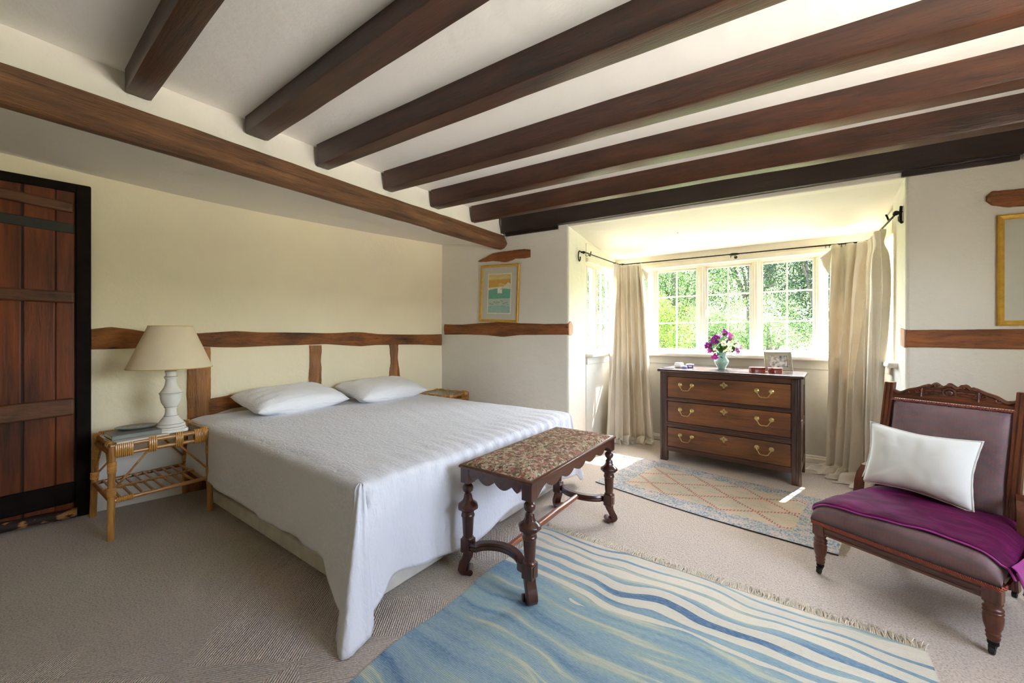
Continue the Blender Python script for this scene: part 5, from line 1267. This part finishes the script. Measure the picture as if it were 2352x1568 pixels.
for s in (0, 1):
    u = -1 if s == 0 else 1; rows = []
    for k in range(5):
        q = (k+1)/5; r = []
        for p in g[0 if s == 0 else -1]: r.append((p[0]-u*.0+u*.006*math.sin(math.pi*q), p[1], lerp(p[2], .258, q) if p[2] > .262 else p[2]))
        rows.append(r)
    g = rows[::-1]+g if s == 0 else g+rows
b.grid(g); b.build('seat', M['mauve'], chair, auto=0)
b = MB(); 
pth = [(-.288, .50, .258), (-.300, .25, .258), (-.313, .0, .258), (-.306, -.034, .258), (0, -.036, .258), (.306, -.034, .258), (.313, .0, .258), (.300, .25, .258), (.288, .50, .258)]
b.tube(pth, .0085, 8, flat=(.6, 1)); b.build('braid', M['gimp'], chair)
# back pad and crest
def backp(x, z): t = (z-.32)/.61; return (x, .515+.145*t, z)
b = MB(); g = []
for i in range(33):
    row = []
    for j in range(33):
        u, v = -1+2*i/32, -1+2*j/32; z = lerp(.36, .835, (v+1)/2); p = backp(u*.212, z); e = (max(0, 1-abs(u)**8)*max(0, 1-abs(v)**8))**.5; row.append((p[0], p[1]-.012-.036*e, p[2]))
    g.append(row)
b.grid(g); b.grid([[(p[0], p[1]+.055, p[2]) for p in r] for r in [[backp(u*.212, z) for z in np.linspace(.36, .835, 4)] for u in (-1, 0, 1)]]); b.build('back_pad', M['mauve'], chair, auto=0)
b = MB(); n = 46
for k in range(n):
    t = k/(n-1); x = lerp(-.212, .212, t); p = Vector(backp(x, .841)); b.tube([(p.x-.006, p.y-.022, p.z-.004), (p.x+.006, p.y-.022, p.z+.004)], .0042, 6)
b.build('rope_trim', M['gimp'], chair)
def crest_z(u):
    a = abs(u); return .893+.044*math.exp(-(a/.52)**6)+.014*math.exp(-((a-.62)/.16)**2)-.012*math.exp(-((a-.86)/.1)**2)+(.008*math.cos(a*26) if a < .34 else 0)
b = MB(); g0, g1 = [], []
N2 = 80
for i in range(N2+1):
    u = -1+2*i/N2; x = u*.222; zt_ = crest_z(u)
    def q(z, o): p = backp(x, z); return (p[0], p[1]+o, p[2])
    g0.append([q(.848, .014), q(.848, -.014), q(.862, -.016), q(.866, -.010), q(zt_-.016, -.010), q(zt_-.010, -.016), q(zt_, -.014), q(zt_+.003, 0), q(zt_, .014)])
b.grid(g0, closev=True, caps=True); cr = b.build('crest_rail', M['walnut_x'], chair, auto=30)
b = MB()
def sp(cx, cz, r, turns, d, a0=0, rr=.0035):
    pts = []
    for k in range(30):
        t = k/29; a = a0+d*turns*2*math.pi*t; q_ = r*(1-.85*t); p = backp(cx+q_*math.cos(a), cz+q_*math.sin(a)); pts.append((p[0], p[1]-.0125, p[2]))
    b.tube(pts, rr, 6)
for s in (-1, 1):
    sp(s*.045, .930, .013, 1.4, s, .5); sp(s*.078, .924, .010, 1.2, -s, 1); sp(s*.118, .893, .016, 1.3, s, 2, .003); sp(s*.165, .882, .012, 1.2, -s, 0, .003); sp(s*.20, .878, .009, 1.0, s, 0, .0025)
    for (x, z, a, L) in ((.040, .903, .4, .024), (.055, .890, -.3, .022), (.078, .900, .3, .02), (.024, .882, 0, .02)):
        p = backp(s*x, z); b.ball((p[0], p[1]-.012, p[2]), L*.55, 8, (1.2, .35, .45))
    for (x, z) in ((.085, .884), (.091, .892), (.093, .881)): p = backp(s*x, z); b.ball((p[0], p[1]-.012, p[2]), .005, 8)
p = backp(0, .897); b.torus((p[0], p[1]-.011, p[2]), .022, .0045, (0, 1, 0), 22, 8); b.ball((p[0], p[1]-.010, p[2]), .016, 10, (1, .5, 1)); sp(0, .935, .014, 1, 1, 0)
for s in (-1, 1): pp = [backp(s*.102, z) for z in (.866, .912)]; b.tube([(q_[0], q_[1]-.012, q_[2]) for q_ in pp], .003, 6)
b.tube([tuple(Vector(backp(x, .914))+Vector((0, -.012, 0))) for x in np.linspace(-.102, .102, 9)], .003, 6)
b.build('carving', M['walnut_x'], cr)

# purple velvet throw over the seat, hanging off the right side
th = empty('velvet_throw', (.358, 2.40, 0), R(-27), 'crumpled purple velvet throw laid across the chair seat', 'throw'); g = []; g2 = []
NU, NV = 90, 40
def throw_pt(s, v):
    """s: distance across, left overhang to right hanging end; v 0 front .. 1 back"""
    vv = lerp(.045+.02*math.sin(s*9)+.02*(s > 0)*s, .92, v); W_ = lerp(.305, .255, vv)
    if s < -W_: d = -W_-s; x, y, z = seat_pt(-1, vv); p = Vector((x-.008-.3*d*0, y, z-d))
    elif s <= W_: x, y, z = seat_pt(s/W_, vv); p = Vector((x, y, z))
    else:
        d = s-W_; x, y, z = seat_pt(1, vv); p = Vector((x+.012+.12*d+.03*math.sin(v*8+1)*min(1, d*8), y+.10*d*math.sin(v*5), z-d*.96))
    p.z += .008+.005*noise2(s*16, v*7, 5)+.004*noise2(s*34, v*20, 6)
    if s > W_-.06: p.x += .010*min(1, (s-W_+.06)/.1)
    return p
for i in range(NU+1):
    g.append([tuple(throw_pt(lerp(-.325, .340+.16*j/NV, i/NU), j/NV)) for j in range(NV+1)])
b = MB(); b.grid(g); tv = b.build('cloth', M['velvet'], th, auto=0); sm = tv.modifiers.new('thick', 'SOLIDIFY'); sm.thickness = .006; sm.offset = 1
b = MB(); hem = [tuple(throw_pt(lerp(-.325, .340, i/NU), 0)+Vector((0, -.002, .001))) for i in range(NU+1)]; b.tube(hem, .0040, 8); b.build('hem', M['velvet_back'], th)
b = MB(); g = []
for i in range(25):
    y = lerp(-.012, .42, i/24); zt2 = .350-.012*math.sin(y*9); zb2 = float(np.interp(y, [-.012, .02, .17, .42], [.325, .262, .172, .12])); row = []
    for j in range(11):
        q = j/10; row.append((.330+.016*math.sin(math.pi*min(1, q*.7))+.012*math.sin(y*38)*q, y+.012*q, lerp(zt2, zb2, q)))
    g.append(row)
b.grid(g); lo = b.build('lining', M['velvet_back'], th, auto=0); sm = lo.modifiers.new('thick', 'SOLIDIFY'); sm.thickness = .003
# sewn-in tag with a row of small dark lettering strokes
tA, tB, tw = Vector((.353, .018, .270)), Vector((.358, .135, .165)), Vector((0, .016, .018))
b = MB(); b.grid([[tuple(tA-tw*.5), tuple(tA+tw*.5)], [tuple(tB-tw*.5), tuple(tB+tw*.5)]]); o = b.build('sewn_tag', M['china_white'], th, smooth=False); sm = o.modifiers.new('t', 'SOLIDIFY'); sm.thickness = .0012
b = MB(); dT = (tB-tA); rr = random.Random(2)
for k in range(9):
    c = tA+dT*(.10+.095*k)+Vector((.0016, 0, 0)); u = dT.normalized()*.0028; w_ = tw*.26
    for (a0, a1) in rr.sample([(-u-w_, -u+w_), (u-w_, u+w_), (-u+w_, u+w_), (-u-w_, u-w_), (-u, u), (-u-w_, u+w_)], 3): b.tube([tuple(c+a0), tuple(c+a1)], .0007, 4)
b.build('tag_lettering', M['black'], o)
# white linen cushion
b = cushion_mesh(.405, .325, .115, 44, pinch=.10, wr=.006); cu = b.build('linen_cushion', M['cushion'], auto=0); weld(cu)
mch = Matrix.Translation((.358, 2.40, 0))@Matrix.Rotation(R(-27), 4, 'Z')
def chv(v): return mch.to_3x3()@Vector(v)
orient(cu, chv((1, .02, -.035)), chv((-.02, .27, 1)), mch@Vector((-.064, .455, .548)))
b = MB(); ring = []
for k in range(160):
    t = k/160*4; sd_ = int(t); f = t-sd_; u, v = [(-1+2*f, -1), (1, -1+2*f), (1-2*f, 1), (-1, 1-2*f)][sd_]
    x = u*.2025*(1-.10*(1-abs(v)**1.5)*abs(u)**4*.9); z = v*.1625*(1-.14*(1-abs(u)**1.5)*abs(v)**4); k2 = 1.035; ring.append([(x, .0018, z), (x*k2, .0025+.002*math.sin(k), z*k2+.0), (x*k2, -.0025+.002*math.sin(k), z*k2), (x, -.0018, z)])
b.grid(ring, closeu=True, closev=True); fl_ = b.build('flange', M['cushion'], cu, auto=0)
tag(cu, 'oblong white linen cushion leaning on the nursing chair back', 'cushion')

# ceiling hook in the bay
b = MB(); b.tube([(-.98, 3.98, 2.20), (-.93, 3.99, 2.185), (-.90, 4.01, 2.18), (-.915, 4.0, 2.17)], .003, 6); tag(b.build('ceiling_hook', M['iron']), 'tiny dark hook on the cream bay ceiling', 'hook')
# ------------------------------------------------------------------ garden beyond the windows
b = MB(); g = []
for i in range(40):
    x = lerp(-30, 30, i/39); row = []
    for j in range(40):
        y = lerp(5.1, 60, (j/39)**1.5); row.append((x, y, -.9+max(0, y-7)*.10+max(0, y-16)*.22+.4*noise2(x*.2, y*.2, 3)))
    g.append(row)
b.grid(g); o = b.build('hillside_ground', M['grass']); o['kind'] = 'structure'
def ground(x, y): return -.9+max(0, y-7)*.10+max(0, y-16)*.22
def plant(name, X, Y, rx, rz, z0, n, size, mat, label, seed, cat='bush', trunk=None, lumps=9, gap=.0):
    """leafy plant: clumps of small leaves round a stem"""
    n = int(n*3.2); size = size*.45; rng = np.random.RandomState(seed); e = empty(name, (X, Y, ground(X, Y)), 0, label, cat); ry = rx*.8
    cs = rng.uniform(-1, 1, (lumps, 3))*np.array([rx*.62, ry*.62, rz*.62])+np.array([0, 0, z0]); rr = rng.uniform(.35, .6, lumps)
    li = rng.randint(0, lumps, n); d = rng.normal(size=(n, 3)); d /= np.linalg.norm(d, axis=1)[:, None]
    rad = rr[li][:, None]*np.array([rx, ry, rz])*rng.uniform(.55, 1.0, (n, 1))**.5
    c = cs[li]+d*rad
    a = rng.normal(size=(n, 3)); a /= np.linalg.norm(a, axis=1)[:, None]; t = rng.normal(size=(n, 3)); t -= a*np.sum(a*t, 1)[:, None]; t /= np.linalg.norm(t, axis=1)[:, None]
    s = size*rng.uniform(.5, 1.3, (n, 1)); vs = np.stack([c-a*s, c+t*s*.5, c+a*s, c-t*s*.5], 1).reshape(-1, 3)
    me = bpy.data.meshes.new('leaves'); me.from_pydata(vs.tolist(), [], np.arange(4*n).reshape(n, 4).tolist()); me.materials.append(M[mat])
    o = bpy.data.objects.new('leaves', me); COL.objects.link(o); o.parent = e; o['kind'] = 'stuff'
    b = MB(); b.tube([(0, 0, -.3), (.05, 0, z0*.5), (0, .05, z0+rz*.3)], [.06*rx+.02, .05*rx+.015, .02], 8)
    for k in range(min(lumps, 7)): b.tube([(.03, 0, z0*.4), tuple((np.array([0, 0, z0*.6])+cs[k])*.5), tuple(cs[k])], [.03*rx+.008, .02*rx+.006, .008], 6)
    b.build('trunk' if cat == 'tree' else 'stems', M['bark'], e)
PL = [
 ('bush', -2.55, 9.2, .95, 1.15, 1.75, 8500, .045, 'fol_lime', 'dense lime-green bush close outside, seen through the left panes of the back window', 'bush'),
 ('bush', -1.62, 10.6, .75, .9, 1.45, 5000, .045, 'fol_green', 'loose green shrub seen above the bouquet', 'bush'),
 ('bush', -.75, 9.6, .85, .62, 1.0, 6000, .035, 'fol_grey', 'silvery green shrub low in the right-hand panes, just right of the bouquet', 'bush'),
 ('bush', .35, 10.0, .95, .60, 1.05, 6000, .035, 'fol_lime', 'pale yellow-green shrub at the foot of the rightmost panes', 'bush'),
 ('tree', -3.6, 15.5, 2.2, 2.6, 3.6, 8000, .085, 'fol_green', 'light green tree behind the lime bush', 'tree'),
 ('tree', -1.4, 17.5, 2.2, 3.2, 4.0, 8000, .085, 'fol_dark', 'dark tree with bare branches in the middle of the window view', 'tree'),
 ('tree', .6, 15.0, 1.7, 2.3, 3.3, 8000, .075, 'fol_dark', 'dark dense tree filling the upper right panes', 'tree'),
 ('tree', 3.0, 17.0, 2.3, 3.0, 4.0, 6000, .09, 'fol_green', 'green tree at the right edge of the window view', 'tree'),
 ('tree', -6.4, 15.0, 2.3, 2.6, 3.3, 6000, .09, 'fol_green', 'leafy tree seen through the left side window, its far panes', 'tree'),
 ('bush', -5.0, 10.2, 1.1, 1.0, 1.5, 5000, .05, 'fol_grey', 'pale bush seen low through the left side window', 'bush'),
 ('tree', -9.8, 17.0, 2.8, 3.4, 4.0, 6000, .10, 'fol_dark', 'dark tree furthest left through the side window', 'tree'),
 ('tree', -4.4, 24.0, 4.2, 4.6, 5.2, 9000, .13, 'fol_dark', 'tall dark tree high on the hillside at the left', 'tree'),
 ('tree', 1.6, 25.0, 4.4, 5.0, 5.4, 9000, .13, 'fol_green', 'tall green tree high on the hillside at the right', 'tree'),
 ('tree', -1.2, 29.0, 4.6, 5.0, 5.8, 8000, .15, 'fol_grey', 'hazy grey-green tree on the skyline', 'tree'),
 ('tree', -9.5, 27.0, 5.0, 5.4, 5.8, 8000, .15, 'fol_green', 'large green tree on the skyline, far left', 'tree'),
 ('bush', -.6, 13.0, 1.9, 1.0, 1.5, 6000, .05, 'fol_green', 'long green hedge below the dark trees', 'bush'),
]
for i, p in enumerate(PL): plant(*p[:10], seed=50+i, cat=p[10], lumps=14 if p[6] > 7000 else 11)
